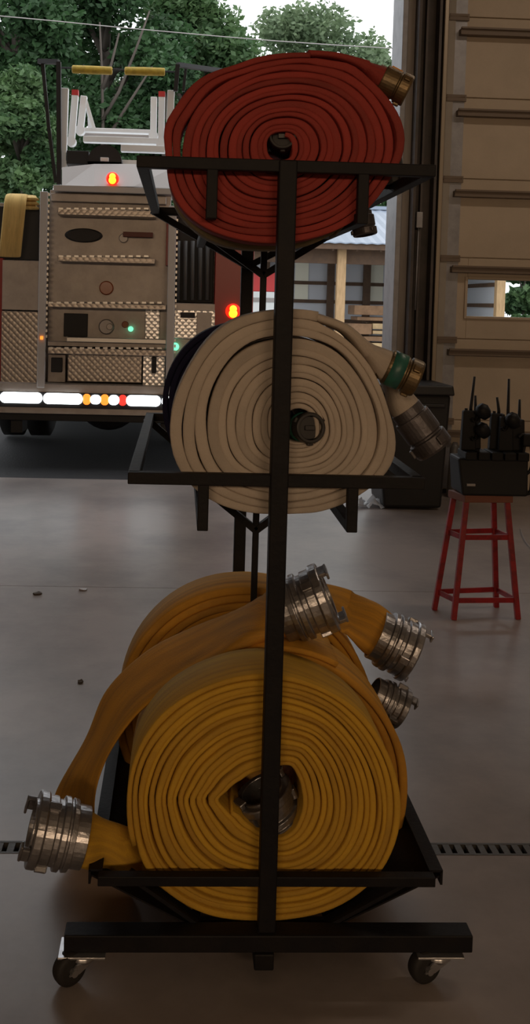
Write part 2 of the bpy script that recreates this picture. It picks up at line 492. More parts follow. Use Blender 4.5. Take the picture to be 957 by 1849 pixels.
b.add([(xa0, YF + .02, z), (xa0, YR - .07, z), (pl, YR - .07, zt - .012), (pl, YF + .02, zt - .012), (xa0, YF + .02, z - .004), (xa0, YR - .07, z - .004), (pl, YR - .07, zt - .016), (pl, YF + .02, zt - .016)],
      [(3, 2, 1, 0), (4, 5, 6, 7), (0, 4, 7, 3), (1, 2, 6, 5), (0, 1, 5, 4), (3, 7, 6, 2)])
b.build('tray_plate', 'black', rack)
# base
x0, x1 = TX['base']; z = TZ['base']
b = MB(); b.box(x0, x1, YF - .03, YF + .02, z - .021, z + .017); b.build('base_beam', 'black', rack, .003)
b = MB(); b.box(x0 + .06, x1 - .06, YR - .05, YR, z - .021, z + .017); b.build('base_beam', 'black', rack, .003)
ps = pt(476, 1754, YF - .03)
b = MB(); b.box(ps.x - .021, ps.x + .021, YF - .035, YR, ps.z + .004, z - .021); b.build('base_beam', 'black', rack, .003)


def caster(x, y, ztop, ang):
    """swivel caster: top plate, two-legged fork and wheel; ang = trailing direction"""
    root = MB(); root.box(x - .05, x + .05, y - .035, y + .035, ztop - .005, ztop)
    pl_ = root.build('caster', 'chrome', rack, .001)
    d = Vector((math.cos(ang), math.sin(ang), 0)); n = Vector((-d.y, d.x, 0))
    rw = .036
    cc = Vector((x, y, rw)) + d * .032
    f = MB()
    f.lathe((x, y, ztop - .022), (0, 0, 1), [(0, .0), (0, .027), (.008, .031), (.017, .024), (.017, 0)], 20, True)
    for s_ in (-1, 1):
        o = n * (s_ * .021)
        a1 = Vector((x, y, ztop - .018)) + o
        pts = [a1 - d * .022, a1 + d * .028, cc + o + d * .012 + Vector((0, 0, -.004)), cc + o - d * .012 + Vector((0, 0, -.006))]
        th = n * .0022
        f.add([p - th for p in pts] + [p + th for p in pts], [(0, 1, 2, 3), (7, 6, 5, 4), (0, 4, 5, 1), (1, 5, 6, 2), (2, 6, 7, 3), (3, 7, 4, 0)])
    f.lathe(cc - n * .026, n, [(0, 0), (0, .008), (.052, .008), (.052, 0)], 12)
    f.build('fork', 'chrome', pl_)
    w_ = MB(); w_.lathe(cc - n * .0155, n, [(0, .0), (0, .022), (0, .03), (.004, .0345), (.010, rw), (.021, rw), (.027, .0345), (.031, .03), (.031, .022), (.031, 0)], 36, True)
    w_.build('wheel', 'rubber', pl_)


cl, cr = pt(150, 1702, YF - .01), pt(790, 1704, YF - .01)
zc = z - .021
caster(cl.x, YF - .01, zc, R_(215)); caster(cr.x, YF - .01, zc, R_(200))
caster(cl.x + .07, YR - .02, zc, R_(60)); caster(cr.x - .07, YR - .02, zc, R_(120))


# ------------------------------------------------------------------ hose rolls
def polar(px_pts, c, Y, smooth):
    a = []
    for (px, py) in px_pts:
        p = at(px, py, Y)
        a.append((math.atan2(p.z - c.z, p.x - c.x) % (2 * math.pi), math.hypot(p.x - c.x, p.z - c.z)))
    a.sort()
    th = np.array([q[0] for q in a]); r = np.array([q[1] for q in a])
    th = np.concatenate([th - 2 * math.pi, th, th + 2 * math.pi]); r = np.tile(r, 3)
    g = np.linspace(0, 2 * math.pi, 360, endpoint=False)
    v = np.interp(g, th, r)
    for _ in range(2):
        k = np.ones(2 * smooth + 1) / (2 * smooth + 1)
        v = np.convolve(np.concatenate([v[-smooth:], v, v[:smooth]]), k, 'valid')
    return lambda t: float(np.interp(t % (2 * math.pi), np.append(g, 2 * math.pi), np.append(v, v[0])))


def spiral(mb, c, Y0, width, rin, rout, laps, th0, sgn=1, fill=.93, seed=1, wob=.006, skew=0., power=1., rough=0., dish=0., hmax=1., gaps=(), jit=.16):
    rg_, rnd = [], random.Random(seed)
    per = 84
    n = int(laps * per)
    offs = [rnd.uniform(-1, 1) * wob for _ in range(laps + 3)]
    ph = [rnd.uniform(0, 6.28) for _ in range(4)]
    js = [rnd.uniform(-1, 1) * jit / laps for _ in range(laps + 3)]
    js[0] = js[laps - 1] = js[laps] = js[laps + 1] = 0
    P_ = []
    for i in range(n + 1):
        u = i / per
        t = th0 + sgn * 2 * math.pi * u
        k = int(u); e_ = u - k; e_ = e_ * e_ * (3 - 2 * e_)
        s_ = min(1., max(0., u / laps + js[k] * (1 - e_) + js[k + 1] * e_)) ** power
        r = rin(t) * (1 - s_) + rout(t) * s_
        if rough:
            r *= 1 + rough * (math.sin(3 * t + ph[0] + u * .9) + .6 * math.sin(7 * t + ph[1] + 2.3 * u)) * (.3 + .7 * s_)
        lastu = min(1., max(0., (u - (laps - 2.2)) / 1.2))
        for (ga, gw, gm) in gaps:
            dd = (t - R_(ga) + math.pi) % (2 * math.pi) - math.pi
            r += gm * math.exp(-(dd / R_(gw)) ** 2) * lastu
        P_.append((c.x + r * math.cos(t), c.z + r * math.sin(t), t, u, s_))
    us = []
    L = 0
    hw = width / 2
    prof = [(1, -.95), (.85, -.975), (.6, -.992), (.3, -1), (0, -1), (-.3, -1), (-.6, -.992), (-.85, -.975), (-1, -.95),
            (-1, 0), (-1, .965), (-.7, .995), (0, 1), (.7, .995), (1, .965), (1, 0)]
    vs_ = [x * .15 for _, x in prof]
    for i, (x, z, t, u, s_) in enumerate(P_):
        a, b_ = P_[max(i - 1, 0)], P_[min(i + 1, n)]
        tx, tz = b_[0] - a[0], b_[1] - a[1]
        l = math.hypot(tx, tz) or 1e-6
        nx, nz = tz / l * sgn, -tx / l * sgn
        if nx * math.cos(t) + nz * math.sin(t) < 0:
            nx, nz = -nx, -nz
        # local pitch measured to the neighbouring lap
        j = i + per if i + per <= n else i - per
        q = P_[j]
        pit = abs((q[0] - x) * nx + (q[1] - z) * nz)
        h = min(hmax, max(.002, .5 * fill * pit))
        k = int(u); f_ = u - k
        yo = offs[k] * (1 - f_) + offs[k + 1] * f_ + dish * (1 - s_)
        rg_.append([Vector((x + nx * h * pn, Y0 + hw + yo + hw * py_ + (skew * pn), z + nz * h * pn)) for pn, py_ in prof])
        L += l / (2 if 0 < i < n else 1)
        us.append(.37 + L)
    # hv differs lap by lap through hu only
    mb.rings(rg_, True, True, us, vs_)
    return P_


def flat_tail(mb, stations, n=20, u0_=3.1):
    """hose end that goes from flat to round. station: (centre, half-width vector, half-thickness vector)"""
    # Catmull-Rom densify
    def cr(p0, p1, p2, p3, t):
        return .5 * ((2 * p1) + (p2 - p0) * t + (2 * p0 - 5 * p1 + 4 * p2 - p3) * t * t + (3 * p1 - p0 - 3 * p2 + p3) * t ** 3)
    S = [(Vector(a), Vector(b_), Vector(c_)) for a, b_, c_ in stations]
    out = []
    for i in range(len(S) - 1):
        q = [S[max(i - 1, 0)], S[i], S[i + 1], S[min(i + 2, len(S) - 1)]]
        for k in range(8):
            t = k / 8
            out.append(tuple(cr(q[0][m_], q[1][m_], q[2][m_], q[3][m_], t) for m_ in range(3)))
    out.append(S[-1])
    rg, us, L, pc = [], [], u0_, out[0][0]
    for c_, a, t_ in out:
        ring = []
        for k in range(n):
            an = 2 * math.pi * k / n
            cs, sn = math.cos(an), math.sin(an)
            ex = .55 if t_.length < .4 * a.length else 1.
            ring.append(c_ + a * (math.copysign(abs(cs) ** ex, cs)) + t_ * (math.copysign(abs(sn) ** ex, sn)))
        rg.append(ring)
        L += (c_ - pc).length; pc = c_
        us.append(L)
    mb.rings(rg, True, True, us, [.15 * math.cos(2 * math.pi * k / n) for k in range(n)])


def storz(parent, o, ax, r=.086, L=.13, m='alu', twist=0.):
    """large symmetric aluminium coupling: ribbed shank, collar, lug ring with hooked lugs"""
    o = Vector(o); ax = Vector(ax).normalized()
    k = r / .086; q = L / .13
    b = MB()
    pf = [(-.03, .066), (-.03, .071), (.004, .071), (.004, .080), (.018, .082), (.020, .076), (.026, .076), (.028, .083), (.042, .083), (.045, .074), (.058, .074), (.060, .080), (.085, .080), (.085, .062), (.02, .060), (-.02, .058)]
    b.lathe(o, ax, [(z_ * q, r_ * k) for z_, r_ in pf], 40)
    cp = b.build('coupling', m, parent, .0012)
    b = MB()
    pf = [(.085, .060), (.085, .084), (.090, .087), (.108, .087), (.112, .084), (.112, .066), (.118, .066), (.118, .058), (.088, .056)]
    b.lathe(o, ax, [(z_ * q, r_ * k) for z_, r_ in pf], 40)
    b.build('lug_ring', m, cp, .0015)
    ref = Vector((0, 0, 1)) if abs(ax.z) < .9 else Vector((1, 0, 0))
    x = ax.cross(ref).normalized(); y = x.cross(ax).normalized()
    for i in range(2):
        a = twist + i * math.pi
        d = x * math.cos(a) + y * math.sin(a); tg = ax.cross(d)
        b = MB()
        p = o + ax * (.112 * q) + d * (.074 * k)
        b.bar(p, p + ax * (.026 * q), .034 * k, .011, d)
        b.bar(p + ax * (.020 * q) + tg * .006, p + ax * (.027 * q) + tg * .006, .044 * k, .018, d)
        b.build('lug', m, cp, .002)
    for i in range(3):
        a = twist + .6 + i * 2.09
        d = x * math.cos(a) + y * math.sin(a)
        b = MB()
        p = o + ax * (.072 * q) + d * (.078 * k)
        b.bar(p - ax * .013, p + ax * .013, .022 * k, .02, d)
        b.build('spanner_lug', m, cp, .002)
    return cp


def threaded(parent, o, ax, r=.038, L=.085, m='brass', band=None, plug=False):
    o = Vector(o); ax = Vector(ax).normalized()
    k = r / .038; q = L / .085
    b = MB()
    b.lathe(o, ax, [(-.02 * q, .024 * k), (-.02 * q, .031 * k), (0, .031 * k), (.0, .035 * k), (.004 * q, .036 * k), (.046 * q, .036 * k), (.048 * q, .033 * k), (.052 * q, .033 * k),
                    (.054 * q, .038 * k), (.080 * q, .038 * k), (.085 * q, .036 * k), (.085 * q, .029 * k), (.02 * q, .027 * k)], 32)
    if plug:
        b.lathe(o, ax, [(.062 * q, 0), (.062 * q, .028 * k), (.070 * q, .028 * k), (.070 * q, .0)], 32)
        b.bar(o + ax * (.076 * q) - RT * .012 * k, o + ax * (.076 * q) + RT * .012 * k, .006, .010)
    cp = b.build('coupling', m, parent, .001)
    ref = Vector((0, 0, 1)) if abs(ax.z) < .9 else Vector((1, 0, 0))
    x = ax.cross(ref).normalized(); y = x.cross(ax).normalized()
    for i in range(3):
        a = .5 + i * 2.09
        d = x * math.cos(a) + y * math.sin(a)
        b = MB(); p = o + ax * (.067 * q) + d * (.036 * k); b.bar(p - ax * .009 * q, p + ax * .009 * q, .014 * k, .014 * k, d); b.build('lug', m, cp, .002)
    if band:
        b = MB(); b.lathe(o + ax * (.008 * q), ax, [(0, .0355 * k), (0, .0372 * k), (.034 * q, .0372 * k), (.034 * q, .0355 * k)], 32, True)
        tag(b.build('painted_band', band, cp), band.replace('_', ' '))
    return cp


def roll(name, loc, label, group):
    return thing(name, loc, label, 'hose', group)


GY, GW, GR = 'yellow hose rolls on the bottom tier', 'hose rolls on the middle tier', 'hose rolls on the top tier'
# --- yellow, front
Y1 = 2.115
c = at(480, 1446, Y1)
rin = polar([(397, 1445), (415, 1432), (440, 1412), (470, 1396), (500, 1386), (525, 1384), (536, 1402), (544, 1428), (547, 1445), (542, 1475), (530, 1500), (510, 1513), (480, 1508), (455, 1495), (430, 1475), (412, 1460)], c, Y1, 3)
rout = polar([(489, 1219), (545, 1228), (600, 1252), (655, 1295), (695, 1350), (718, 1410), (724, 1470), (715, 1530), (690, 1580), (640, 1622), (580, 1650), (520, 1662), (440, 1662), (355, 1650), (300, 1618), (262, 1580), (242, 1530), (234, 1470), (234, 1420), (246, 1370), (276, 1318), (325, 1270), (390, 1235), (440, 1222)], c, Y1, 5)
t = roll('hose_roll', (c.x, Y1 + .08, at(480, 1672, Y1).z), 'yellow hose roll nearest the viewer on the bottom tier, showing its diamond-shaped hollow core', GY)
b = MB()
P1 = spiral(b, c, Y1, .165, rin, rout, 16, R_(200), 1, .93, 3, .006, rough=.004, jit=.2)
# its outer end leaves at lower left and opens into the coupling
flat_tail(b, [(at(345, 1612, 2.20), (0, .07, .02), (.003, 0, .006)), (at(285, 1580, 2.20), (0, .05, .035), (.006, .004, .012)), (at(235, 1545, 2.18), (-.004, .018, .052), (.004, .02, .006)), (at(192, 1524, 2.17), (-.008, .006, .054), (.0, .028, .0)), (at(162, 1516, 2.16), (-.012, .0, .066), (0, .052, 0)), (at(132, 1510, 2.16), (-.014, 0, .060), (0, .060, 0))])
b.build('hose', 'yellow_hose', t)
storz(t, at(134, 1509, 2.16), (-1, -.12, .24), .080, .108, 'alu', R_(200))
storz(t, at(500, 1484, Y1 + .075), (-.45, -.10, .89), .068, .098, 'alu', R_(75))
# --- yellow, middle
Y2 = 2.33
c = at(485, 1400, Y2)
rin = polar([(c_[0], c_[1]) for c_ in [(430, 1400), (485, 1340), (545, 1400), (485, 1460)]], c, Y2, 10)
rout = polar([(480, 1172), (560, 1180), (640, 1222), (697, 1280), (730, 1350), (738, 1420), (733, 1480), (710, 1540), (655, 1600), (560, 1630), (470, 1635), (380, 1622), (300, 1575), (255, 1520), (235, 1450), (238, 1380), (262, 1315), (315, 1250), (400, 1195)], c, Y2, 5)
t = roll('hose_roll', (c.x, Y2 + .1, at(480, 1640, Y2).z), 'middle yellow hose roll on the bottom tier, loose lap hanging left, coupling on top', GY)
b = MB()
spiral(b, c, Y2, .2, rin, rout, 15, R_(60), -1, .95, 8, .006, rough=.004, jit=.25)
fe = [(520, 1135), (450, 1160), (400, 1186), (325, 1232), (255, 1282), (203, 1349), (176, 1416), (172, 1480), (190, 1545), (240, 1590)]
be = [(500, 1080), (440, 1102), (352, 1132), (266, 1176), (193, 1247), (155, 1334), (98, 1440), (104, 1500), (150, 1550), (215, 1580)]
st = []
for i, (a, d) in enumerate(zip(fe, be)):
    A, D = at(*a, Y2 + .005), at(*d, Y2 + .205)
    mid = (A + D) / 2; hw_ = (D - A) / 2
    nrm = hw_.cross(Vector((1, 0, .4))).normalized() * .007
    if i == 0:
        mid = at(512, 1100, 2.40); hw_ = Vector((-.02, .035, .055)); nrm = Vector((.0, .06, -.02))
    if i == 1:
        nrm = nrm.normalized() * .02
    st.append((mid, hw_, nrm))
flat_tail(b, st)
b.build('hose', 'amber_hose', t)
storz(t, at(524, 1103, 2.40), (.9, -.08, .40), .085, .115, 'alu', R_(250))
# --- yellow, back
Y3 = 2.68
c = at(452, 1300, Y3)
rin = polar([(410, 1300), (452, 1255), (500, 1300), (452, 1345)], c, Y3, 10)
rout = polar([(440, 1066), (520, 1078), (590, 1110), (640, 1165), (672, 1230), (680, 1300), (665, 1370), (630, 1440), (560, 1500), (450, 1520), (340, 1495), (270, 1440), (225, 1370), (212, 1300), (222, 1230), (255, 1160), (310, 1105), (370, 1076)], c, Y3, 5)
t = roll('hose_roll', (c.x, Y3 + .1, at(450, 1525, Y3).z), 'yellow hose roll at the far end of the bottom tier, its coupling drooping at right', GY)
b = MB()
spiral(b, c, Y3, .165, rin, rout, 13, R_(80), -1, .93, 5, .012)
flat_tail(b, [(at(480, 1062, 2.76), (0, .08, .0), (0, 0, .006)), (at(560, 1072, 2.76), (.01, .08, .01), (.003, 0, .008)), (at(620, 1100, 2.74), (.02, .06, .03), (.005, .02, .015)), (at(665, 1130, 2.72), (.025, .02, .06), (.0, .04, .0)), (at(694, 1153, 2.70), (.028, 0, .062), (0, .062, 0))])
b.build('hose', 'amber_hose', t)
storz(t, at(692, 1152, 2.70), (.9, -.1, -.42), .084, .105, 'alu', R_(80))
storz(t, at(684, 1258, 2.63), (.9, -.05, -.45), .056, .085, 'alu', R_(60))

# --- red, front
Y1 = 2.11
c = at(508, 266, Y1)
rin = polar([(486, 266), (492, 246), (508, 243), (525, 246), (531, 266), (526, 284), (508, 288), (491, 284)], c, Y1, 6)
rout = polar([(732, 270), (728, 225), (712, 185), (680, 145), (635, 117), (585, 103), (540, 99), (490, 103), (430, 120), (380, 145), (338, 180), (311, 225), (302, 285), (308, 335), (330, 378), (372, 413), (420, 432), (470, 438), (520, 436), (575, 428), (625, 408), (672, 372), (708, 328), (726, 295)], c, Y1, 4)
t = roll('hose_roll', (c.x, Y1 + .05, at(508, 445, Y1).z), 'red hose roll at the front of the top tier with an oval outline', GR)
b = MB()
spiral(b, c, Y1, .105, rin, rout, 14, R_(74), -1, .93, 12, .003, rough=.006, power=1.12, hmax=.0088, gaps=((142, 16, .011), (172, 10, .008), (8, 14, .008), (50, 8, .006)))
flat_tail(b, [(at(552, 105, 2.163), (0, .052, 0), (0, 0, .008)), (at(600, 109, 2.16), (0, .052, 0), (.001, 0, .008)), (at(645, 121, 2.16), (.0, .046, 0), (.004, 0, .011)), (at(674, 135, 2.15), (0, .036, 0), (.008, 0, .020)), (at(694, 145, 2.15), (0, .028, 0), (.010, 0, .025))])
b.build('hose', 'red_hose', t)
cp = threaded(t, at(690, 143, 2.15), (.9, -.12, -.42), .034, .062, 'brass')
b = MB(); o_ = at(704, 149, 2.15); b.bar(o_ + Vector((.0, -.012, .028)), o_ + Vector((.022, -.016, .016)), .01, .006, (0, -1, .5)); tag(b.build('orange_highlight', 'orange', cp), 'orange highlight painted on the coupling')  # the metal's highlight, modelled as a coloured strip
threaded(t, at(510, 262, Y1 + .075), (-.1, -1, .15), .030, .07, 'blackmetal', None, True)
# --- tan roll behind it
Y2 = 2.235
c2 = at(496, 285, Y2)
rin = polar([(470, 285), (496, 260), (522, 285), (496, 310)], c2, Y2, 10)
rout = polar([(690, 285), (675, 200), (620, 150), (496, 135), (430, 175), (385, 225), (335, 290), (306, 350), (325, 388), (368, 425), (410, 440), (460, 446), (520, 444), (600, 420), (650, 370), (680, 330)], c2, Y2, 5)
t = roll('hose_roll', (c2.x, Y2 + .05, at(496, 448, Y2).z), 'tan hose roll behind the red roll, its rim showing at lower left', GR)
b = MB(); spiral(b, c2, Y2, .1, rin, rout, 12, R_(0), 1, .93, 14, .003, rough=.004)
flat_tail(b, [(at(600, 425, 2.28), (0, .048, 0), (0, 0, .006)), (at(635, 395, 2.28), (.006, .042, .0), (.006, 0, .010)), (at(655, 392, 2.27), (.024, .012, .0), (0, .024, .004)), (at(656, 398, 2.27), (.025, .0, .006), (0, .025, .0))])
b.build('hose', 'tan_hose', t)
threaded(t, at(654, 390, 2.27), (.18, -.1, -1), .028, .045, 'gunmetal')
# --- second red roll, further back
Y3 = 2.36
c3 = at(497, 300, Y3)
rin = polar([(470, 300), (497, 275), (522, 300), (497, 325)], c3, Y3, 10)
rout = polar([(690, 290), (665, 215), (600, 160), (497, 140), (430, 190), (390, 235), (360, 300), (350, 370), (380, 425), (460, 445), (540, 440), (620, 405), (675, 345)], c3, Y3, 5)
t = roll('hose_roll', (c3.x, Y3 + .05, at(497, 447, Y3).z), 'red hose roll behind the front red one, its dark coupling by the right bar end', GR)
b = MB(); spiral(b, c3, Y3, .1, rin, rout, 12, R_(0), 1, .93, 15, .003)
flat_tail(b, [(at(680, 240, 2.40), (0, .048, 0), (.005, 0, .0)), (at(695, 270, 2.40), (0, .045, 0), (.009, 0, .0)), (at(703, 292, 2.40), (.0, .025, 0), (.022, 0, .003))])
b.build('hose', 'red_hose', t)
threaded(t, at(704, 288, 2.40), (.1, -.15, -1), .031, .066, 'blackmetal')

# --- white, front
Y1 = 2.12
c = at(540, 772, Y1)
rin = polar([(515, 772), (520, 745), (540, 738), (562, 747), (570, 772), (563, 797), (540, 802), (520, 797)], c, Y1, 8)
rout = polar([(714, 790), (708, 735), (690, 684), (664, 640), (630, 602), (585, 577), (540, 567), (490, 568), (435, 580), (390, 607), (355, 648), (332, 695), (320, 745), (319, 800), (330, 845), (355, 882), (395, 908), (440, 923), (490, 931), (540, 931), (600, 920), (655, 895), (690, 862), (708, 828)], c, Y1, 4)
t = roll('hose_roll', (c.x, Y1 + .06, at(540, 942, Y1).z), 'off-white hose roll at the front of the middle tier with a green and brass coupling', GW)
b = MB()
spiral(b, c, Y1, .115, rin, rout, 13, R_(82), -1, .97, 22, .004, rough=.007, power=1.4, jit=.25, dish=.02, hmax=.0125, gaps=((185, 30, .006), (-15, 22, .007)))
flat_tail(b, [(at(560, 570, 2.18), (0, .056, 0), (0, 0, .010)), (at(618, 592, 2.18), (0, .055, 0), (.005, 0, .010)), (at(656, 628, 2.18), (.0, .050, 0), (.010, .0, .014)), (at(684, 652, 2.17), (0, .040, 0), (.013, 0, .028)), (at(700, 662, 2.17), (0, .034, 0), (.012, 0, .033))])
b.build('hose', 'white_hose', t)
threaded(t, at(698, 661, 2.17), (.9, -.1, -.36), .041, .075, 'brass', 'green_band')
threaded(t, at(541, 771, Y1 + .075), (.22, -1, .1), .034, .075, 'blackmetal', 'green_band', True)
# --- white, second
Y2 = 2.275
c2 = at(520, 760, Y2)
rin = polar([(495, 760), (520, 735), (545, 760), (520, 785)], c2, Y2, 10)
rout = polar([(694, 775), (685, 710), (650, 645), (600, 605), (520, 583), (440, 597), (385, 640), (350, 700), (336, 770), (350, 840), (400, 892), (480, 915), (560, 913), (640, 880), (680, 835)], c2, Y2, 5)
t = roll('hose_roll', (c2.x, Y2 + .05, at(520, 920, Y2).z), 'second off-white hose roll of the middle tier, with dull grey coupling hanging at right', GW)
b = MB(); spiral(b, c2, Y2, .1, rin, rout, 11, R_(40), -1, .95, 24, .003, rough=.004)
flat_tail(b, [(at(672, 655, 2.31), (0, .05, 0), (.004, 0, .006)), (at(700, 690, 2.30), (.0, .048, 0), (.010, 0, .008)), (at(722, 722, 2.28), (0, .042, 0), (.026, .0, .019)), (at(746, 759, 2.27), (0, .038, 0), (.031, 0, .023))])
b.build('hose', 'white_hose', t)
threaded(t, at(742, 752, 2.27), (.62, -.08, -.8), .046, .095, 'gunmetal')
# --- navy roll behind
Y3 = 2.50
c3 = at(438, 728, Y3)
rin = polar([(420, 728), (438, 710), (456, 728), (438, 746)], c3, Y3, 10)
rout = polar([(c3p[0], c3p[1]) for c3p in [(438 + 143 * math.cos(k * .5236), 728 + 148 * math.sin(k * .5236)) for k in range(12)]], c3, Y3, 6)
t = roll('hose_roll', (c3.x, Y3 + .05, at(438, 880, Y3).z), 'dark navy hose roll behind the off-white rolls on the middle tier', GW)
b = MB(); spiral(b, c3, Y3, .1, rin, rout, 11, R_(290), 1, .95, 26, .003)
b.build('hose', 'navy_hose', t)

# ------------------------------------------------------------------ fire truck
YT = 8.62
tr = thing('fire_truck', (at(190, 700, YT).x, YT + 3, 0), 'fire truck backed up outside the open doorway, rear ladder and lights facing in', 'fire truck')


def tbox(name, px0, px1, py0, py1, Y0, dep, m, par=tr, bev=.004, mb=None, lab=None):
    a, d = at(px0, (py0 + py1) / 2, Y0), at(px1, (py0 + py1) / 2, Y0)
    zt_, zb_ = at((px0 + px1) / 2, py0, Y0).z, at((px0 + px1) / 2, py1, Y0).z
    b = mb or MB(); b.box(a.x, d.x, Y0, Y0 + dep, zb_, zt_)
    if mb is None:
        o = b.build(name, m, par, bev)
        if lab: o['label'] = lab
        return o
    return b


XTL, XTR = at(-78, 600, YT).x, at(456, 600, YT).x
# chassis & bodies
tbox('body', -78, 456, 372, 742, YT + .32, 6.0, 'truck_alu')
tbox('rear_panel', 88, 306, 346, 620, YT + .2, .12, 'truck_alu')
tbox('side_panel', -78, 4, 465, 700, YT + .16, .15, 'truck_red')
tbox('side_panel', 4, 70, 470, 560, YT + .12, .2, 'truck_alu')
tbox('side_panel', 2, 70, 562, 700, YT + .1, .2, 'diamond_dull')
tbox('hose_well', -78, 72, 372, 468, YT + .25, .08, 'truck_black')
tbox('side_panel', 386, 456, 425, 742, YT + .1, .25, 'truck_red', lab='red corner panel')
tbox('tube_well', 312, 386, 380, 546, YT + .22, .1, 'truck_black')
tbox('side_panel', 300, 318, 380, 480, YT + .1, .1, 'truck_red', lab='red and white striped edge')
b = MB()
for x in (322, 335, 348, 362, 375):
    p, q = at(x, 435, YT + .14), at(x - 1, 542, YT + .14)
    b.tube([p, q], .02, 10)
b.build('tube_rack', mat('tube_grey', (.10, .10, .10), .5, .3), tr)
tbox('side_panel', 314, 388, 548, 566, YT + .08, .2, 'truck_alu')
tbox('side_panel', 314, 388, 560, 612, YT + .06, .2, 'diamond', lab='bright diamond plate panel')
tbox('side_panel', 310, 388, 612, 742, YT + .12, .2, 'truck_alu')
h = tbox('door_handle', 326, 352, 564, 574, YT + .04, .03, 'truck_black')
tbox('side_panel', 355, 382, 564, 610, YT + .04, .03, 'truck_alu')
# platform and upper sloping panel
tbox('platform', 96, 320, 337, 348, YT + .05, .5, 'truck_light')
tbox('platform', 92, 300, 352, 366, YT + .1, .2, 'truck_alu')
b = MB()
A = [at(112, 338, YT + .12), at(112, 302, YT + .25), at(170, 296, YT + .25), at(240, 296, YT + .25), at(310, 304, YT + .25), at(310, 340, YT + .12), at(240, 337, YT + .05), at(170, 336, YT + .05)]
B = [v + Vector((0, .3, 0)) for v in A]
b.add(A + B, [(0, 7, 2, 1), (7, 6, 3, 2), (6, 5, 4, 3), (8, 9, 10, 15), (15, 10, 11, 14), (14, 11, 12, 13), (1, 2, 10, 9), (2, 3, 11, 10), (3, 4, 12, 11), (0, 8, 15, 7), (7, 15, 14, 6), (6, 14, 13, 5), (0, 1, 9, 8), (4, 5, 13, 12)])
b.build('hood_panel', 'truck_light', tr)


def lamp(px, py, Y, r, lens, core, name='marker_lamp'):
    c_ = at(px, py, Y)
    b = MB(); b.lathe(c_ + Vector((0, .03, 0)), (0, -1, 0), [(0, r), (.02, r), (.032, r * .8), (.038, r * .4), (.04, 0)], 24, True, True)
    o = b.build(name, lens, tr)
    b = MB()
    b.lathe(c_ + Vector((0, 0, r * .28)), (0, -1, 0), [(0, r * .52), (.018, r * .42), (.026, 0)], 16, True)
    b.lathe(c_ + Vector((0, 0, -r * .28)), (0, -1, 0), [(0, r * .6), (.018, r * .5), (.026, 0)], 16, True)
    b.build('bulb', core, o)


lamp(203, 322, YT + .04, .056, 'lens_red', 'lamp_core')
lamp(421, 562, YT + .06, .066, 'lens_red', 'lamp_core')
c_ = at(236, 594, YT + .16)
b = MB(); b.lathe(c_, (0, -1, 0), [(0, .024), (.02, .022), (.028, 0)], 16, True); b.build('pump_lamp', 'lamp_green', tr)
c_ = at(316, 626, YT + .1)
b = MB(); b.lathe(c_, (0, -1, 0), [(0, .036), (.03, .034), (.04, 0)], 16, True); b.build('pump_lamp', 'lamp_green', tr)
# climbing ladder on the back
for (a, d) in (((80, 346), (75.5, 612)), ((312, 372), (307, 640))):
    p, q = at(*a, YT), at(*d, YT)
    b = MB(); b.bar(p, q + Vector((0, 0, -.42)), .066, .05, (0, 1, 0)); b.build('ladder_rail', 'truck_light', tr, .006)
    b = MB()
    n_ = 26
    for i in range(n_):
        s_ = p.lerp(q, (i + .5) / n_); b.box(s_.x + .034, s_.x + .048, YT - .02, YT + .0, s_.z - .012, s_.z + .012)
    b.build('grip_strip', 'grip', tr)
for (y0, y1, x0_, x1_) in ((375, 390, 104, 282), (461, 474, 104, 280), (545, 557, 86, 300), (627, 641, 86, 300)):
    o = tbox('step', x0_, x1_, y0 + 3, y1, YT - .02, .2, 'diamond_dull')
    b = MB()
    xx = x0_ + 2
    while xx < x1_ - 6:
        tbox('', xx, xx + 8, y0, y0 + 3.4, YT - .03, .18, None, mb=b); xx += 14
    b.build('tread_grip', 'grip', o)
# back-panel fittings
def plate(name, px, py, rx, rz, Y, m, dep=.02):
    c_ = at(px, py, Y)
    n = 28
    A = [Vector((c_.x + rx * math.cos(2 * math.pi * k / n), Y, c_.z + rz * math.sin(2 * math.pi * k / n))) for k in range(n)]
    b = MB(); b.rings([[v + Vector((0, dep, 0)) for v in A], A, [c_ + (v - c_) * .86 - Vector((0, dep * .4, 0)) for v in A]], True, False)
    return b.build(name, m, tr)


plate('badge', 151, 425, .165, .062, YT + .18, 'truck_black')
tbox('grab_handle', 222, 276, 419, 428, YT + .1, .05, mat('dull_red', (.13, .03, .02), .5))
plate('handle_latch', 223, 430, .04, .04, YT + .16, 'gauge')
plate('reflector', 192, 520, .062, .062, YT + .17, 'lens_amber', .03)
tbox('vent', 115, 158, 566, 608, YT + .17, .03, 'truck_black')
plate('pressure_gauge', 192, 590, .068, .068, YT + .17, 'gauge', .03)
plate('gauge_cap', 198, 590, .028, .028, YT + .14, 'truck_alu', .03)
plate('reflector', 226, 586, .03, .03, YT + .17, 'lens_amber', .02)
tbox('wall_panel', 262, 288, 558, 612, YT + .16, .04, 'diamond')
tbox('rub_rail', 120, 300, 611, 619, YT + .02, .1, 'grip')
tbox('rub_rail', 86, 300, 619, 627, YT + .05, .1, 'truck_alu')
tbox('compartment_door', 86, 118, 640, 690, YT + .14, .06, 'truck_alu')
tbox('door_handle', 92, 112, 646, 672, YT + .1, .05, 'truck_black')
tbox('compartment_door', 122, 256, 640, 690, YT + .14, .06, 'diamond_dull')
tbox('compartment_door', 258, 298, 625, 700, YT + .12, .06, 'diamond')
tbox('door_handle', 274, 282, 645, 674, YT + .08, .05, 'truck_black')
tbox('bumper', -78, 316, 694, 748, YT - .02, .35, 'truck_alu')
c_ = at(75, 610, YT - .03)
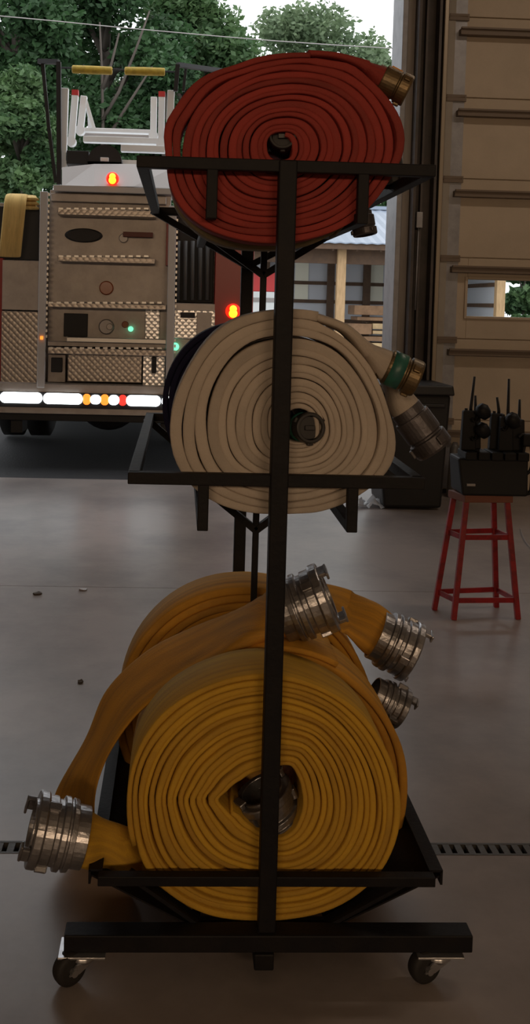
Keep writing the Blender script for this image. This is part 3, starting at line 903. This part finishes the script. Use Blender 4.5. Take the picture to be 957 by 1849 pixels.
b = MB(); b.box(c_.x - .01, c_.x + .012, YT - .045, YT - .025, c_.z - .014, c_.z + .014); b.build('marker_lamp', 'glow_amber', tr)
# glowing strip on the bumper, its shine put in as emission
YB_ = YT - .06
lb = tbox('glow_strip', -78, 314, 709, 737, YB_ + .03, .04, 'truck_black')
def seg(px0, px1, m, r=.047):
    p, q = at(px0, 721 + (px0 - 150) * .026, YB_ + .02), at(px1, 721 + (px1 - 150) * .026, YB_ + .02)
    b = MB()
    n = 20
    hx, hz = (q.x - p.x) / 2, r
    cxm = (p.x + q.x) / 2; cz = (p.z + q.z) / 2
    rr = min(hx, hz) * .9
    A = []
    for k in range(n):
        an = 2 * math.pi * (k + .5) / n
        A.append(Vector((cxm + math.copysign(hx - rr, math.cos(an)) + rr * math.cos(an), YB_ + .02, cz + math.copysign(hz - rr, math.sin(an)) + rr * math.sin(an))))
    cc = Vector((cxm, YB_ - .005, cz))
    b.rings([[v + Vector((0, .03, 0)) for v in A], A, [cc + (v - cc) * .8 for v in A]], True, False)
    b.build('glow_segment', m, lb)
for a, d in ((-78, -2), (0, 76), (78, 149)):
    seg(a, d, 'glow_white')
seg(150, 163, 'glow_amber'); seg(163, 182, 'glow_white', .04); seg(182, 196, 'glow_amber'); seg(196, 215, 'glow_white', .043); seg(215, 228, 'glow_red'); seg(228, 290, 'glow_white'); seg(292, 312, 'glow_white', .045)
# underside
tbox('chassis', -78, 456, 742, 762, YT + .15, 5.8, 'truck_black')
c_ = at(197, 728, YT + .45)
b = MB(); b.lathe(c_ + Vector((0, -.25, .05)), (0, 1, 0), [(0, 0), (0, .12), (.06, .24), (.2, .29), (.32, .24), (.4, .1), (.4, 0)], 28, True)
b.tube([c_ + Vector((-1.0, 0, .0)), c_ + Vector((1.0, 0, .0))], .09, 12); b.build('axle', 'truck_black', tr)
for (xx, s_) in ((XTL + .06, 1), (XTL + .34, 1), (XTR - .36, 1), (XTR - .64, 1)):
    b = MB(); b.lathe((xx, YT + 2.0, .50), (1, 0, 0), [(0, 0), (0, .30), (0, .44), (.03, .5), (.22, .5), (.25, .44), (.25, .30), (.25, 0)], 36, True); b.build('wheel', 'rubber', tr)
for px in (30, 300):
    p = at(px, 765, YT + .3)
    b = MB(); b.box(p.x - .05, p.x + .05, p.y, p.y + .3, .25, p.z + .1); b.build('hanger', 'truck_black', tr)
# aerial ladder above
YA = YT + .5
al = MB()
al.box(at(130, 290, YA).x, at(300, 290, YA).x, YA + .1, YA + 5, at(200, 305, YA).z, at(200, 285, YA).z)
al_o = al.build('aerial_ladder', 'ladder', tr)
for (xt, yt, xb, yb, w, dep, tip) in ((117, 160, 113, 296, 11, .0, None), (136, 173, 129, 256, 9, .25, 'red_tip'), (152, 174, 145, 236, 9, .5, None), (278, 176, 277, 246, 9, .5, None), (292, 176, 291, 262, 9, .25, 'red_tip'), (309, 164, 306, 240, 10, .0, None)):
    Yk = YA + dep
    p, q = at(xt, yt, Yk), at(xb, yb, Yk)
    wd = 1.25 * w / F * Yk
    b = MB(); b.bar(q, p, wd, .07, (0, 1, 0)); o = b.build('rail_upright', 'ladder', al_o, .004)
    if tip:
        b = MB(); b.bar(p - Vector((0, 0, .0)), p + Vector((0, 0, .05)), wd * 1.02, .072, (0, 1, 0)); b.build('upright_tip', tip, al_o)
    b = MB(); b.lathe(q + Vector((0, -.05, .0)), (0, 1, 0), [(0, 0), (0, .045), (.1, .045), (.1, 0)], 14); b.build('roller', 'ladder', al_o)
b = MB()
for k in range(4):
    p = at(154, 178, YA + .5); q = at(170 - k * 4, 232, YA + .5 + k * .3)
    b.bar(p + Vector((0, k * .22, -k * .05)), q, .03, .03, (0, 1, 0))
b.build('truss', 'ladder', al_o)
for (y0, y1, x0_, x1_, dp) in ((232, 239, 150, 275, .5), (247, 258, 150, 290, .25), (262, 274, 218, 298, .1)):
    tbox('rung', x0_, x1_, y0, y1, YA + dp, .1, 'ladder', al_o)
tbox('rung', 150, 275, 240, 247, YA + 1.0, .05, 'gauge', al_o)
b = MB()
c_ = at(189, 292, YT + .3)
b.lathe(c_ + Vector((0, 0, -.0)), (0, 1, 0), [(0, 0), (0, .15), (.2, .15), (.2, 0)], 28)
b.box(c_.x - .15, c_.x + .15, c_.y, c_.y + .2, c_.z - .08, c_.z)
b.build('hose_reel', 'truck_black', tr)
tbox('reel_bracket', 181, 196, 284, 291, YT + .26, .05, 'ladder')
tbox('turret', 120, 160, 272, 296, YT + .4, .2, 'truck_black')
# guard frames with padded bars
YG = YT + .3
def gbar(pts, w=.035, name='guard_frame', m='truck_black', Y=YG):
    b = MB()
    P_ = [at(x, y, Y + dy) for x, y, dy in pts]
    for a, d in zip(P_, P_[1:]):
        b.bar(a, d, w, w, (0, 1, 0))
    b.build(name, m, tr)
gbar([(107, 333, 0), (106, 112, 0), (70, 111, .1)], .04)
gbar([(101, 330, .1), (88, 230, .1), (77, 114, .1)], .03)
gbar([(317, 165, 0), (321, 117, 0), (400, 128, .4)], .038)
gbar([(331, 165, .2), (336, 119, .2)], .025)
for (x0_, y0_, x1_, y1_) in ((130, 125, 203, 128), (225, 128, 298, 130)):
    p, q = at(x0_, y0_, YG + .1), at(x1_, y1_, YG + .1)
    b = MB(); b.tube([p, p.lerp(q, .02), p.lerp(q, .5), p.lerp(q, .98), q], [.025, .036, .038, .036, .025], 12); b.build('padded_bar', 'yellow_pad', tr)
p, q = at(106, 122, YG + .1), at(321, 130, YG + .1)
b = MB(); b.tube([p, q], .008, 6); b.build('guard_frame', 'truck_black', tr)
# yellow hose bundle lying over the truck's left side
p = at(22, 460, YT)
t = thing('draped_hose', (p.x, YT + .1, p.z), 'flat yellow hose draped over the left side of the fire truck', 'hose')
def strip(mb, pts, Y, wx, th=.016):
    flat_tail(mb, [(at(x, y, Y + dy), Vector((wx, 0, 0)), Vector((0, th * n_[0], th * n_[1]))) for x, y, dy, n_ in pts])
b = MB(); strip(b, [(33, 356, .6, (0, 1)), (31, 353, .25, (0, 1)), (28, 362, .06, (-.7, .7)), (24, 400, .03, (-1, 0)), (20, 440, .05, (-1, 0)), (18, 462, .12, (-.5, -.8))], YT, .094)
b.build('hose', 'yellow_lit', t)
for k in range(3):
    b = MB(); strip(b, [(52, 356 + k * 8, .5, (0, 1)), (52, 358 + k * 8, .2, (0, 1)), (56, 360 + k * 8, .12, (-.7, .6))], YT, .07, .02)
    b.build('hose', 'yellow_lit', t)

# ------------------------------------------------------------------ right side: bin, stool, radios
def quadbox(mb, base, top, z0, z1):
    vs = [(x, y, z0) for x, y in base] + [(x, y, z1) for x, y in top]
    return mb.add(vs, [(3, 2, 1, 0), (4, 5, 6, 7), (0, 1, 5, 4), (1, 2, 6, 5), (2, 3, 7, 6), (3, 0, 4, 7)])


g0, g1 = onz(690, 918), onz(797, 922)
yb = g1.y
zt_ = at(800, 714, yb - .02).z
xa, xb = g0.x, g1.x
xta, xtb = at(676, 714, yb - .03).x, at(820, 714, yb - .03).x
t = thing('trash_bin', ((xa + xb) / 2, yb + .25, 0), 'large black lidded trash bin against the doorway column', 'trash bin')
b = MB(); quadbox(b, [(xa, yb), (xb, yb), (xb, yb + .45), (xa, yb + .45)], [(xta, yb - .03), (xtb - .02, yb - .03), (xtb - .02, yb + .52), (xta, yb + .52)], .015, zt_); b.build('body', 'bin', t, .02)
zl = at(822, 697, yb - .06).z
b = MB(); quadbox(b, [(xta - .02, yb - .06), (xtb, yb - .06), (xtb, yb + .55), (xta - .02, yb + .55)], [(xta, yb - .05), (xtb - .01, yb - .05), (xtb - .03, yb + .53), (xta, yb + .53)], zt_, zl)
b.build('lid', 'bin', t, .012)
b = MB(); b.box(xta + .05, xtb - .06, yb - .045, yb - .02, zt_ - .09, zt_ - .06); b.build('rim', 'bin', t, .008)
# crumpled clear plastic
p = onz(668, 914)
t = MB(); rnd = random.Random(2)
n = 9
vs = []
for j in range(n):
    for i in range(n):
        vs.append((p.x - .12 + .24 * i / (n - 1) + rnd.uniform(-.02, .02), p.y - .1 + .22 * j / (n - 1) + rnd.uniform(-.02, .02), .002 + rnd.random() ** 2 * .07))
t.add(vs, [(j * n + i, j * n + i + 1, (j + 1) * n + i + 1, (j + 1) * n + i) for j in range(n - 1) for i in range(n - 1)])
o = t.build('plastic_wrap', 'plastic_clear'); tag(o, 'crumpled clear plastic wrap on the floor beside the black bin', 'plastic wrap')
md = o.modifiers.new('thickness', 'SOLIDIFY'); md.thickness = .001
# stool
fl_, fr_, bl_, brr = onz(819, 1119), onz(935, 1118), onz(784, 1101), onz(896, 1096)
zs = .575
cxs = (fl_.x + fr_.x + bl_.x + brr.x) / 4; cys = (fl_.y + fr_.y + bl_.y + brr.y) / 4
st_ = thing('stool', (cxs, cys, 0), 'red metal stool with four splayed legs, holding a black radio charger', 'stool')
tops = {}
for k, (px, py, f_) in {'fl': (842, 892, fl_), 'fr': (917, 893, fr_), 'bl': (822, 890, bl_), 'br': (890, 890, brr)}.items():
    tops[k] = Vector((cxs + (f_.x - cxs) * .62, cys + (f_.y - cys) * .62, zs))
feet = {'fl': fl_, 'fr': fr_, 'bl': bl_, 'br': brr}
for k in feet:
    b = MB(); b.bar(feet[k], tops[k], .025, .025, (0, 1, 0)); b.build('leg', 'red_stool', st_, .003)
lev = lambda k, z: feet[k].lerp(tops[k], z / zs)
for z in (.09, .385):
    for a, d in (('fl', 'fr'), ('bl', 'br'), ('fl', 'bl'), ('fr', 'br')):
        b = MB(); b.bar(lev(a, z), lev(d, z), .008, .024); b.build('stretcher', 'red_stool', st_)
xs = [v.x for v in tops.values()]; ys = [v.y for v in tops.values()]
vx = (tops['fr'] - tops['fl']).normalized(); vy = (tops['bl'] - tops['fl']).normalized()
sq = [tops['fl'] - vx * .02 - vy * .02, tops['fr'] + vx * .02 - vy * .02, tops['br'] + vx * .02 + vy * .02, tops['bl'] - vx * .02 + vy * .02]
b = MB(); b.add([v + Vector((0, 0, -.025)) for v in sq] + [v + Vector((0, 0, .012)) for v in sq], [(3, 2, 1, 0), (4, 5, 6, 7), (0, 1, 5, 4), (1, 2, 6, 5), (2, 3, 7, 6), (3, 0, 4, 7)]); b.build('seat', 'wood_seat', st_, .004)
# radio charger
ZS = zs + .012
yc = cys
scl = F / yc
xc = at(884, 850, yc).x
t = thing('radio_charger', (xc, yc, ZS), 'black multi-slot radio charger base standing on the red stool', 'charger')
cw = .155
b = MB(); quadbox(b, [(xc - cw, yc - .1), (xc + cw, yc - .1), (xc + cw, yc + .1), (xc - cw, yc + .1)], [(xc - cw - .015, yc - .06), (xc + cw + .01, yc - .06), (xc + cw + .01, yc + .1), (xc - cw - .015, yc + .1)], ZS, ZS + .17)
b.build('base', 'radio', t, .01)
b = MB(); b.box(xc - cw + .02, xc - cw + .06, yc - .098, yc - .085, ZS + .045, ZS + .055); b.build('indicator', 'gauge', t)
for i in range(5):
    x_ = xc - cw + .045 + i * .062
    b = MB(); b.box(x_ - .028, x_ + .028, yc - .07, yc + .07, ZS + .16, ZS + .20); b.build('slot', 'radio', t, .006)
RAD = [(847, 741, 857, 680, 'long antenna leaning slightly right', 'leftmost portable radio with a long antenna, over the charger'),
       (861, 752, 864, 716, '', 'portable radio with a short antenna, second from left on the charger'),
       (903, 748, 903, 719, '', 'portable radio with a short antenna, just left of the tallest right antenna'),
       (914, 752, 919, 684, '', 'portable radio with the long right-hand antenna on the charger'),
       (937, 758, 941, 722, '', 'rightmost portable radio with a short antenna on the charger')]
for i, (px, py, ax_, ay_, _, lab) in enumerate(RAD):
    p = at(px, py, yc); a = at(ax_, ay_, yc)
    dy = (.0, .05, .045, 0, .02)[i]
    t = thing('portable_radio', (p.x, yc + dy, ZS + .2), lab, 'radio', 'portable radios in the charger')
    w_ = .036
    b = MB(); quadbox(b, [(p.x - w_, yc + dy - .02), (p.x + w_, yc + dy - .02), (p.x + w_, yc + dy + .02), (p.x - w_, yc + dy + .02)], [(p.x - w_ * .85, yc + dy - .016), (p.x + w_ * .85, yc + dy - .016), (p.x + w_ * .85, yc + dy + .016), (p.x - w_ * .85, yc + dy + .016)], ZS + .2, p.z)
    b.build('body', 'radio', t, .006)
    b = MB(); b.tube([(p.x + .008, yc + dy, p.z - .005), (p.x + .008, yc + dy, p.z + .012), (a.x, yc + dy, a.z)], [.0085, .0075, .0055], 10); b.build('antenna', 'radio', t)
    b = MB(); b.lathe((p.x - .014, yc + dy, p.z - .004), (0, 0, 1), [(0, 0), (0, .008), (.014, .007), (.014, 0)], 12); b.build('knob', 'radio', t)
MIC = [(873, 744, 'round-headed speaker microphone beside the leftmost radios'), (927, 760, 'speaker microphone hanging by the rightmost radio'), (872, 778, 'dark speaker microphone lying low between the radios')]
for i, (px, py, lab) in enumerate(MIC):
    p = at(px, py, yc - .04)
    t = thing('speaker_microphone', (p.x, yc - .04, p.z - .04), lab, 'microphone', 'speaker microphones on the radios')
    b = MB(); b.lathe(p + Vector((-.022, 0, .03)), (.6, 0, -.8), [(0, 0), (0, .02), (.02, .034), (.05, .032), (.07, .02), (.072, 0)], 18, True); b.build('head', 'radio', t)
    b = MB(); pts = []
    for k in range(60):
        s_ = k / 59
        pts.append(p + Vector((-.02 - .03 * s_ + .007 * math.cos(k * 1.3), .01 + .007 * math.sin(k * 1.3), -.03 * math.sin(s_ * 3.1) - .03 * s_)))
    b.tube(pts, .0028, 6); b.build('coiled_cord', 'radio', t)
# cable loops at the frame's right edge
p = at(948, 800, yc - .02)
t = thing('charger_cable', (p.x, yc - .02, at(950, 893, yc).z), 'black cable hanging in loops at the right side of the charger', 'cable')
b = MB()
L1 = [at(x, y, yc - .03) for x, y in ((936, 790), (946, 785), (958, 800), (960, 840), (952, 855), (944, 850), (944, 825), (948, 800))]
L2 = [at(x, y, yc - .02) for x, y in ((944, 800), (943, 840), (946, 880), (952, 892), (958, 884), (960, 850))]
def dens(P_):
    out = []
    for i in range(len(P_) - 1):
        q = [P_[max(i - 1, 0)], P_[i], P_[i + 1], P_[min(i + 2, len(P_) - 1)]]
        for k in range(5):
            s_ = k / 5
            out.append(.5 * ((2 * q[1]) + (q[2] - q[0]) * s_ + (2 * q[0] - 5 * q[1] + 4 * q[2] - q[3]) * s_ * s_ + (3 * q[1] - q[0] - 3 * q[2] + q[3]) * s_ ** 3))
    return out + [P_[-1]]
b.tube(dens(L1), .008, 8); b.tube(dens(L2), .007, 8); b.build('cord', 'radio', t)
p = at(952, 795, yc - .03)
b = MB(); b.box(p.x - .025, p.x + .03, yc - .05, yc, p.z - .03, p.z + .03); b.build('plug', 'radio', t, .01)
# pale cable on the floor
P_ = [onz(x, y, .006) for x, y in ((940, 955), (944, 968), (952, 982), (962, 992))]
b = MB(); b.tube(dens(P_), .006, 8); tag(b.build('floor_cable', 'gauge'), 'pale cable on the concrete at far right, behind the stool', 'cable')
# grey bag between bin and stool
p = onz(826, 900)
t = MB(); 
zt2 = at(824, 800, p.y).z
t.rings([[Vector((p.x - .02 + r_ * math.cos(a) * .9, p.y + .05 + r_ * math.sin(a) * .7, z_)) for a in [2 * math.pi * k / 14 for k in range(14)]] for z_, r_ in ((0.0, .05), (.02, .062), (.12, .058), (.25, .05), (zt2 - .05, .045), (zt2, .02))], True, True)
tag(t.build('plastic_bag', mat('grey_bag', (.10, .095, .09), .4, 0, .6, 14)), 'narrow dark grey plastic bag between the black bin and the stool', 'bag')
# small debris on the floor
for (px, py, m_, s_, lab) in ((68, 1073, 'bark', .022, 'small dark leaf scrap on the concrete floor at left'), (150, 1066, 'gauge', .02, 'small pale paper scrap on the concrete floor at left'), (146, 1233, 'bark', .012, 'tiny dark crumb on the floor left of the yellow rolls')):
    p = onz(px, py); rnd = random.Random(px)
    b = MB(); n = 9
    A = [Vector((p.x + s_ * math.cos(2 * math.pi * k / n) * rnd.uniform(.6, 1.1), p.y + s_ * 1.1 * math.sin(2 * math.pi * k / n) * rnd.uniform(.6, 1.1), .001)) for k in range(n)]
    b.rings([A, [v + Vector((0, 0, .004 + rnd.random() * .006)) for v in A]], True, False)
    tag(b.build('floor_scrap', m_), lab, 'debris')

# ------------------------------------------------------------------ shed across the yard
YS = 25.0
sh = thing('pole_shed', (at(690, 640, YS).x, YS + 2.5, 0), 'open-fronted timber pole shed with a grey metal roof across the yard', 'shed')
xs0, xs1 = at(380, 500, YS).x, at(905, 500, YS).x
ze, zr = at(640, 441, YS).z, at(660, 377, YS + 4).z
zE2 = at(640, 458, YS).z
b = MB()
n_ = 60
top = []
for i in range(n_ + 1):
    xx = xs0 - .4 + (xs1 - xs0 + .55) * i / n_
    rp_ = .02 if i % 2 else 0
    top.append((xx, rp_))
vs = [(xx, YS - .5, ze + r_) for xx, r_ in top] + [(xx, YS + 4.2, zr + r_) for xx, r_ in top] + [(xx, YS - .5, ze + r_ - .03) for xx, r_ in top] + [(xx, YS + 4.2, zr + r_ - .03) for xx, r_ in top]
N = n_ + 1
fs = []
for i in range(n_):
    fs += [(i, i + 1, N + i + 1, N + i), (2 * N + i, 3 * N + i, 3 * N + i + 1, 2 * N + i + 1), (i, 2 * N + i, 2 * N + i + 1, i + 1), (N + i, N + i + 1, 3 * N + i + 1, 3 * N + i)]
b.add(vs, fs)
b.build('roof', 'roof', sh)
b = MB(); b.bar((xs0 - .4, YS + 4.2, zr + .04), (xs1 + .4, YS + 4.2, zr + .04), .3, .1); b.build('ridge_cap', 'roof', sh)
b = MB(); b.box(xs0 - .4, xs1 + .4, YS - .45, YS - .40, ze - .16, ze - .01); b.build('fascia', 'timber_dark', sh)
b = MB(); b.box(xs0 - .2, xs1 + .2, YS + .02, YS + .12, ze - .5, ze - .12)
k = xs0
while k < xs1:
    b.bar((k, YS - .4, ze - .1), (k, YS + 4.0, zr - .25), .05, .2); k += .6
b.build('header_beam', 'timber_dark', sh)
for px in (380, 615, 903):
    p = at(px, 510, YS)
    b = MB(); b.box(p.x - .11, p.x + .11, YS - .12, YS + .1, 0, ze - .05); b.build('post', 'timber', sh, .01)
YBK = YS + 4.0
b = MB(); b.box(xs0, xs1, YBK, YBK + .05, -.02, zr - .2); b.build('back_wall', 'siding', sh)
b = MB()
for y in (513, 546, 580):
    z = at(640, y, YBK).z; b.box(xs0, xs1, YBK - .06, YBK, z - .05, z + .05)
b.build('girt', 'timber_dark', sh)
for px in (480, 597, 662, 760):
    p = at(px, 500, YBK - .08); b = MB(); b.box(p.x - .1, p.x + .1, YBK - .22, YBK - .06, 0, zr - .25); b.build('wall_post', 'timber_dark' if px < 900 else 'timber', sh)
for (a, d) in ((533, 557), (668, 692)):
    p, q = at(a, 500, YBK - .01), at(d, 500, YBK - .01)
    b = MB(); b.box(p.x, q.x, YBK - .02, YBK - .005, at(600, 545, YBK).z, at(600, 470, YBK).z); b.build('light_panel', 'skylight', sh)
b = MB(); b.box(xs1 - .02, xs1 + .03, YS, YBK, 0, zr - .3); b.build('end_wall', 'siding', sh)
b = MB()
for y in (513, 546):
    z = at(640, y, YBK).z; b.box(xs1 - .08, xs1 - .02, YS, YBK, z - .05, z + .05)
b.build('girt', 'timber_dark', sh)
# lumber stack inside the shed
YLm = YS + 1.0
LUM = [(640, 712, 551, 570, .0, 'lumber_old', 'thick board at the very top of the lumber stack'), (645, 706, 572, 580, .1, 'lumber_old', 'thin board second from the top of the lumber stack'),
       (628, 671, 584, 604, -.1, 'lumber_old', 'dark short beam on the left of the lumber stack'), (673, 710, 584, 595, .1, 'lumber', 'pale board beside the dark beam, third from the top of the lumber stack'),
       (673, 710, 597, 604, .1, 'lumber', 'thin pale board directly below the other pale board in the lumber stack'), (646, 712, 607, 617, 0, 'lumber_old', 'grey weathered board low in the lumber stack'),
       (655, 710, 619, 631, 0, 'lumber', 'bright pale board at the bottom of the lumber stack'), (650, 708, 633, 642, .0, 'lumber_old', 'weathered bearer under the lumber stack')]
zprev = 0
for (a, d, y0, y1, dy, m_, lab) in LUM:
    p, q = at(a, y0, YLm + dy), at(d, y1, YLm + dy)
    b = MB(); b.box(p.x, q.x + (1.2 if d > 690 else 0), YLm + dy, YLm + dy + 1.0, q.z, p.z)
    tag(b.build('lumber_board', m_, None, .01), lab, 'lumber', 'boards stacked in the shed')
p, q = at(640, 640, YLm), at(715, 648, YLm)
b = MB()
for k in (0.1, 1.4):
    b.box(p.x + k, p.x + k + .15, YLm + .05, YLm + .9, 0, at(650, 642, YLm).z)
tag(b.build('lumber_bearer', 'lumber_old'), 'timber bearers on the ground under the lumber stack', 'lumber')
# red and white box trailer
YX = YS + .6
p, q = at(452, 487, YX), at(499, 527, YX)
t = thing('cargo_box', ((p.x + q.x) / 2, YX + .5, 0), 'red and white box seen in the shed between the rack posts', 'box')
b = MB(); b.box(p.x, q.x, YX, YX + 1.2, q.z, p.z); tag(b.build('upper_shell', 'red_box', t, .02), 'red upper half')
z2 = at(470, 585, YX).z
b = MB(); b.box(p.x, q.x, YX + .02, YX + 1.2, z2, q.z); tag(b.build('lower_shell', 'white_paint', t, .02), 'white lower half')
b = MB(); z = at(470, 541, YX).z; b.box(p.x - .02, q.x + .02, YX - .02, YX + .02, z - .05, z + .05); b.build('trim_rail', 'gauge', t)
b = MB()
for xx in (p.x + .05, q.x - .13):
    b.box(xx, xx + .08, YX + .1, YX + 1.0, 0, z2)
b.build('foot', 'gauge', t)

# ------------------------------------------------------------------ trees
def leaf_mesh(name, clumps, n, size, seed, m):
    rnd = np.random.RandomState(seed)
    vols = np.array([c_[3] * c_[4] * c_[5] for c_ in clumps]) ** .72
    cnt = (n * vols / vols.sum()).astype(int)
    V = []
    for (x, y, z, rx, ry, rz), k in zip(clumps, cnt):
        d = rnd.normal(size=(k, 3)); d /= np.linalg.norm(d, axis=1)[:, None]
        rr = rnd.uniform(.15, 1.0, k) ** .45 * (1 + .10 * rnd.normal(size=k))
        # tufted surface
        P_ = d * rr[:, None] * np.array([rx, ry, rz]) + np.array([x, y, z])
        P_ += .22 * np.sin(P_[:, [1, 2, 0]] * 4.1) * size * 2
        a = rnd.normal(size=(k, 3)); a[:, 2] *= .6; a /= np.linalg.norm(a, axis=1)[:, None]
        b_ = np.cross(a, rnd.normal(size=(k, 3))); b_ /= np.linalg.norm(b_, axis=1)[:, None]
        s_ = size * rnd.uniform(.6, 1.3, k)[:, None]
        V.append(np.stack([P_ - a * s_, P_ + b_ * s_ * .55, P_ + a * s_, P_ - b_ * s_ * .55], 1))
    V = np.concatenate(V).reshape(-1, 3)
    nf = len(V) // 4
    me = bpy.data.meshes.new(name)
    me.vertices.add(len(V)); me.vertices.foreach_set('co', V.ravel())
    me.loops.add(nf * 4); me.loops.foreach_set('vertex_index', np.arange(nf * 4))
    me.polygons.add(nf); me.polygons.foreach_set('loop_start', np.arange(nf) * 4); me.polygons.foreach_set('loop_total', np.full(nf, 4))
    me.update(calc_edges=True)
    me.materials.append(M[m])
    return me


def tree(label, px, ytop, Y, width_px, m, seed, n=9000, size=.16, ybase=None, group='trees beyond the fire truck', tall=1.0, bare=None):
    rnd = random.Random(seed)
    p = at(px, ytop, Y)
    Ht = p.z; Rr = width_px / 2 * Y / F
    t = thing('tree', (p.x, Y, 0), label, 'tree', group)
    zlow = .22 * Ht if ybase is None else at(px, ybase, Y).z
    clumps = []
    nC = 22
    for i in range(nC):
        f_ = rnd.random()
        z = zlow + (Ht - zlow) * (.08 + .80 * f_)
        lim = Rr * math.sqrt(max(.1, 1 - (2 * f_ - .85) ** 2 * .75))
        a = rnd.uniform(0, 6.28); d = lim * math.sqrt(rnd.random()) * .8
        s_ = Rr * rnd.uniform(.26, .42)
        clumps.append((p.x + d * math.cos(a), Y + d * math.sin(a), z, s_, s_, s_ * rnd.uniform(.6, .85)))
    clumps.append((p.x, Y, Ht - Rr * .35, Rr * .45, Rr * .45, Rr * .34))
    me = leaf_mesh('foliage', clumps, n, size, seed, m)
    o = bpy.data.objects.new('foliage', me); COL.objects.link(o); o.parent = t; o.matrix_parent_inverse = Matrix.Translation(-t.location)
    b = MB()
    rt = .025 * Ht
    trunk = [Vector((p.x, Y, -.05)), Vector((p.x + .1, Y, Ht * .25)), Vector((p.x - .05, Y, Ht * .5)), Vector((p.x + .1, Y, Ht * .8))]
    b.tube(trunk, [rt, rt * .8, rt * .55, rt * .2], 9)
    for c_ in clumps[::2]:
        z = min(max(c_[2] - Rr * .5, Ht * .2), Ht * .7)
        s0 = Vector((p.x, Y, z)); e1 = Vector(c_[:3])
        b.tube([s0, s0.lerp(e1, .5) + Vector((0, 0, .2)), e1], [rt * .38, rt * .25, rt * .08], 6)
    if bare:
        for br_ in bare:
            b.tube([at(x, y, Y - Rr * .9) for x, y in br_], [.065 * (1 - .6 * k / (len(br_) - 1)) for k in range(len(br_))], 7)
    b.build('trunk', 'bark', t)


tree('tall dense dark tree at the far left of the photo', 30, -120, 30, 300, 'leaf0', 1, 26000, .125, 360)
tree('dark tree with pale forked trunks behind the ladder uprights', 195, -140, 33, 330, 'leaf0', 2, 26000, .125, 330, bare=[[(183, 330), (186, 230), (184, 130), (180, 40)], [(186, 215), (215, 165), (245, 90), (270, 20)], [(184, 160), (200, 120), (215, 60)], [(188, 260), (230, 190), (275, 120)]])
tree('mid green tree between the dark trees and the red hose roll', 335, -30, 36, 270, 'leaf1', 3, 22000, .13, 330)
tree('round-topped tree with haze-paled leaves showing above the red hose roll', 545, 8, 46, 330, 'leaf2', 4, 24000, .15, 330)
tree('small tree with haze-paled leaves against the sky beside the doorway post', 672, 78, 46, 130, 'leaf2', 5, 4000, .19, 330)
tree('bright green young tree behind the left guard frame', 40, 120, 27, 190, 'leaf1', 6, 14000, .105, 420)
tree('leafy green tree behind the yellow padded bars', 300, 90, 31, 220, 'leaf0', 7, 14000, .11, 400)
tree('dark green tree filling the gap under the ladder rungs', 150, 100, 40, 300, 'leaf0', 8, 14000, .15, 420)
tree('low green tree seen through the door window', 950, 440, 33, 130, 'leaf1', 9, 5000, .15, 650, group=None)
tree('dark tree behind the shed roof next to the doorway post', 712, 345, 34, 70, 'leaf0', 10, 2500, .14, 420, group=None)
# power line
b = MB(); P_ = [at(x, y, 24) for x, y in ((-30, 26), (100, 38), (200, 48), (300, 57), (400, 66), (500, 74), (600, 81), (720, 88), (800, 93))]
b.tube(P_, .012, 6); tag(b.build('overhead_wire', 'gauge'), 'thin pale overhead wire crossing in front of the trees', 'wire')

# ------------------------------------------------------------------ light
w = bpy.data.worlds.new('overcast'); sc.world = w; w.use_nodes = True
nt = w.node_tree
bg = nt.nodes['Background']
tc = nt.nodes.new('ShaderNodeTexCoord'); sp = nt.nodes.new('ShaderNodeSeparateXYZ'); rp = nt.nodes.new('ShaderNodeValToRGB')
nt.links.new(tc.outputs['Generated'], sp.inputs[0]); nt.links.new(sp.outputs[2], rp.inputs[0]); nt.links.new(rp.outputs[0], bg.inputs[0])
rp.color_ramp.elements[0].color = (.92, .96, 1, 1); rp.color_ramp.elements[1].color = (1, 1, 1, 1)
bg.inputs[1].default_value = 1.75


def area(name, loc, size, sy, power, col, rot=(0, 0, 0)):
    l = bpy.data.lights.new(name, 'AREA'); l.shape = 'RECTANGLE'; l.size = size; l.size_y = sy; l.energy = power; l.color = col
    o = bpy.data.objects.new(name, l); COL.objects.link(o); o.location = loc; o.rotation_euler = rot
    return o


area('fill_rear', (-1.6, -4.85, 2.7), 2.4, .5, 62, (1, .70, .44), (R_(82), 0, 0))  # unseen warm fill pair, added to light the roll faces more than the floor
area('fill_rear', (2.2, -4.85, 2.7), 2.4, .5, 62, (1, .70, .44), (R_(82), 0, 0))
area('fill_door', (3.4, 4.6, 5.0), 2.4, .3, 34, (1, .8, .62))  # unseen fill, added to brighten the closed door
v = sc.view_settings
v.view_transform = 'Standard'; v.look = 'None'; v.exposure = 0; v.gamma = 1; v.use_curve_mapping = False
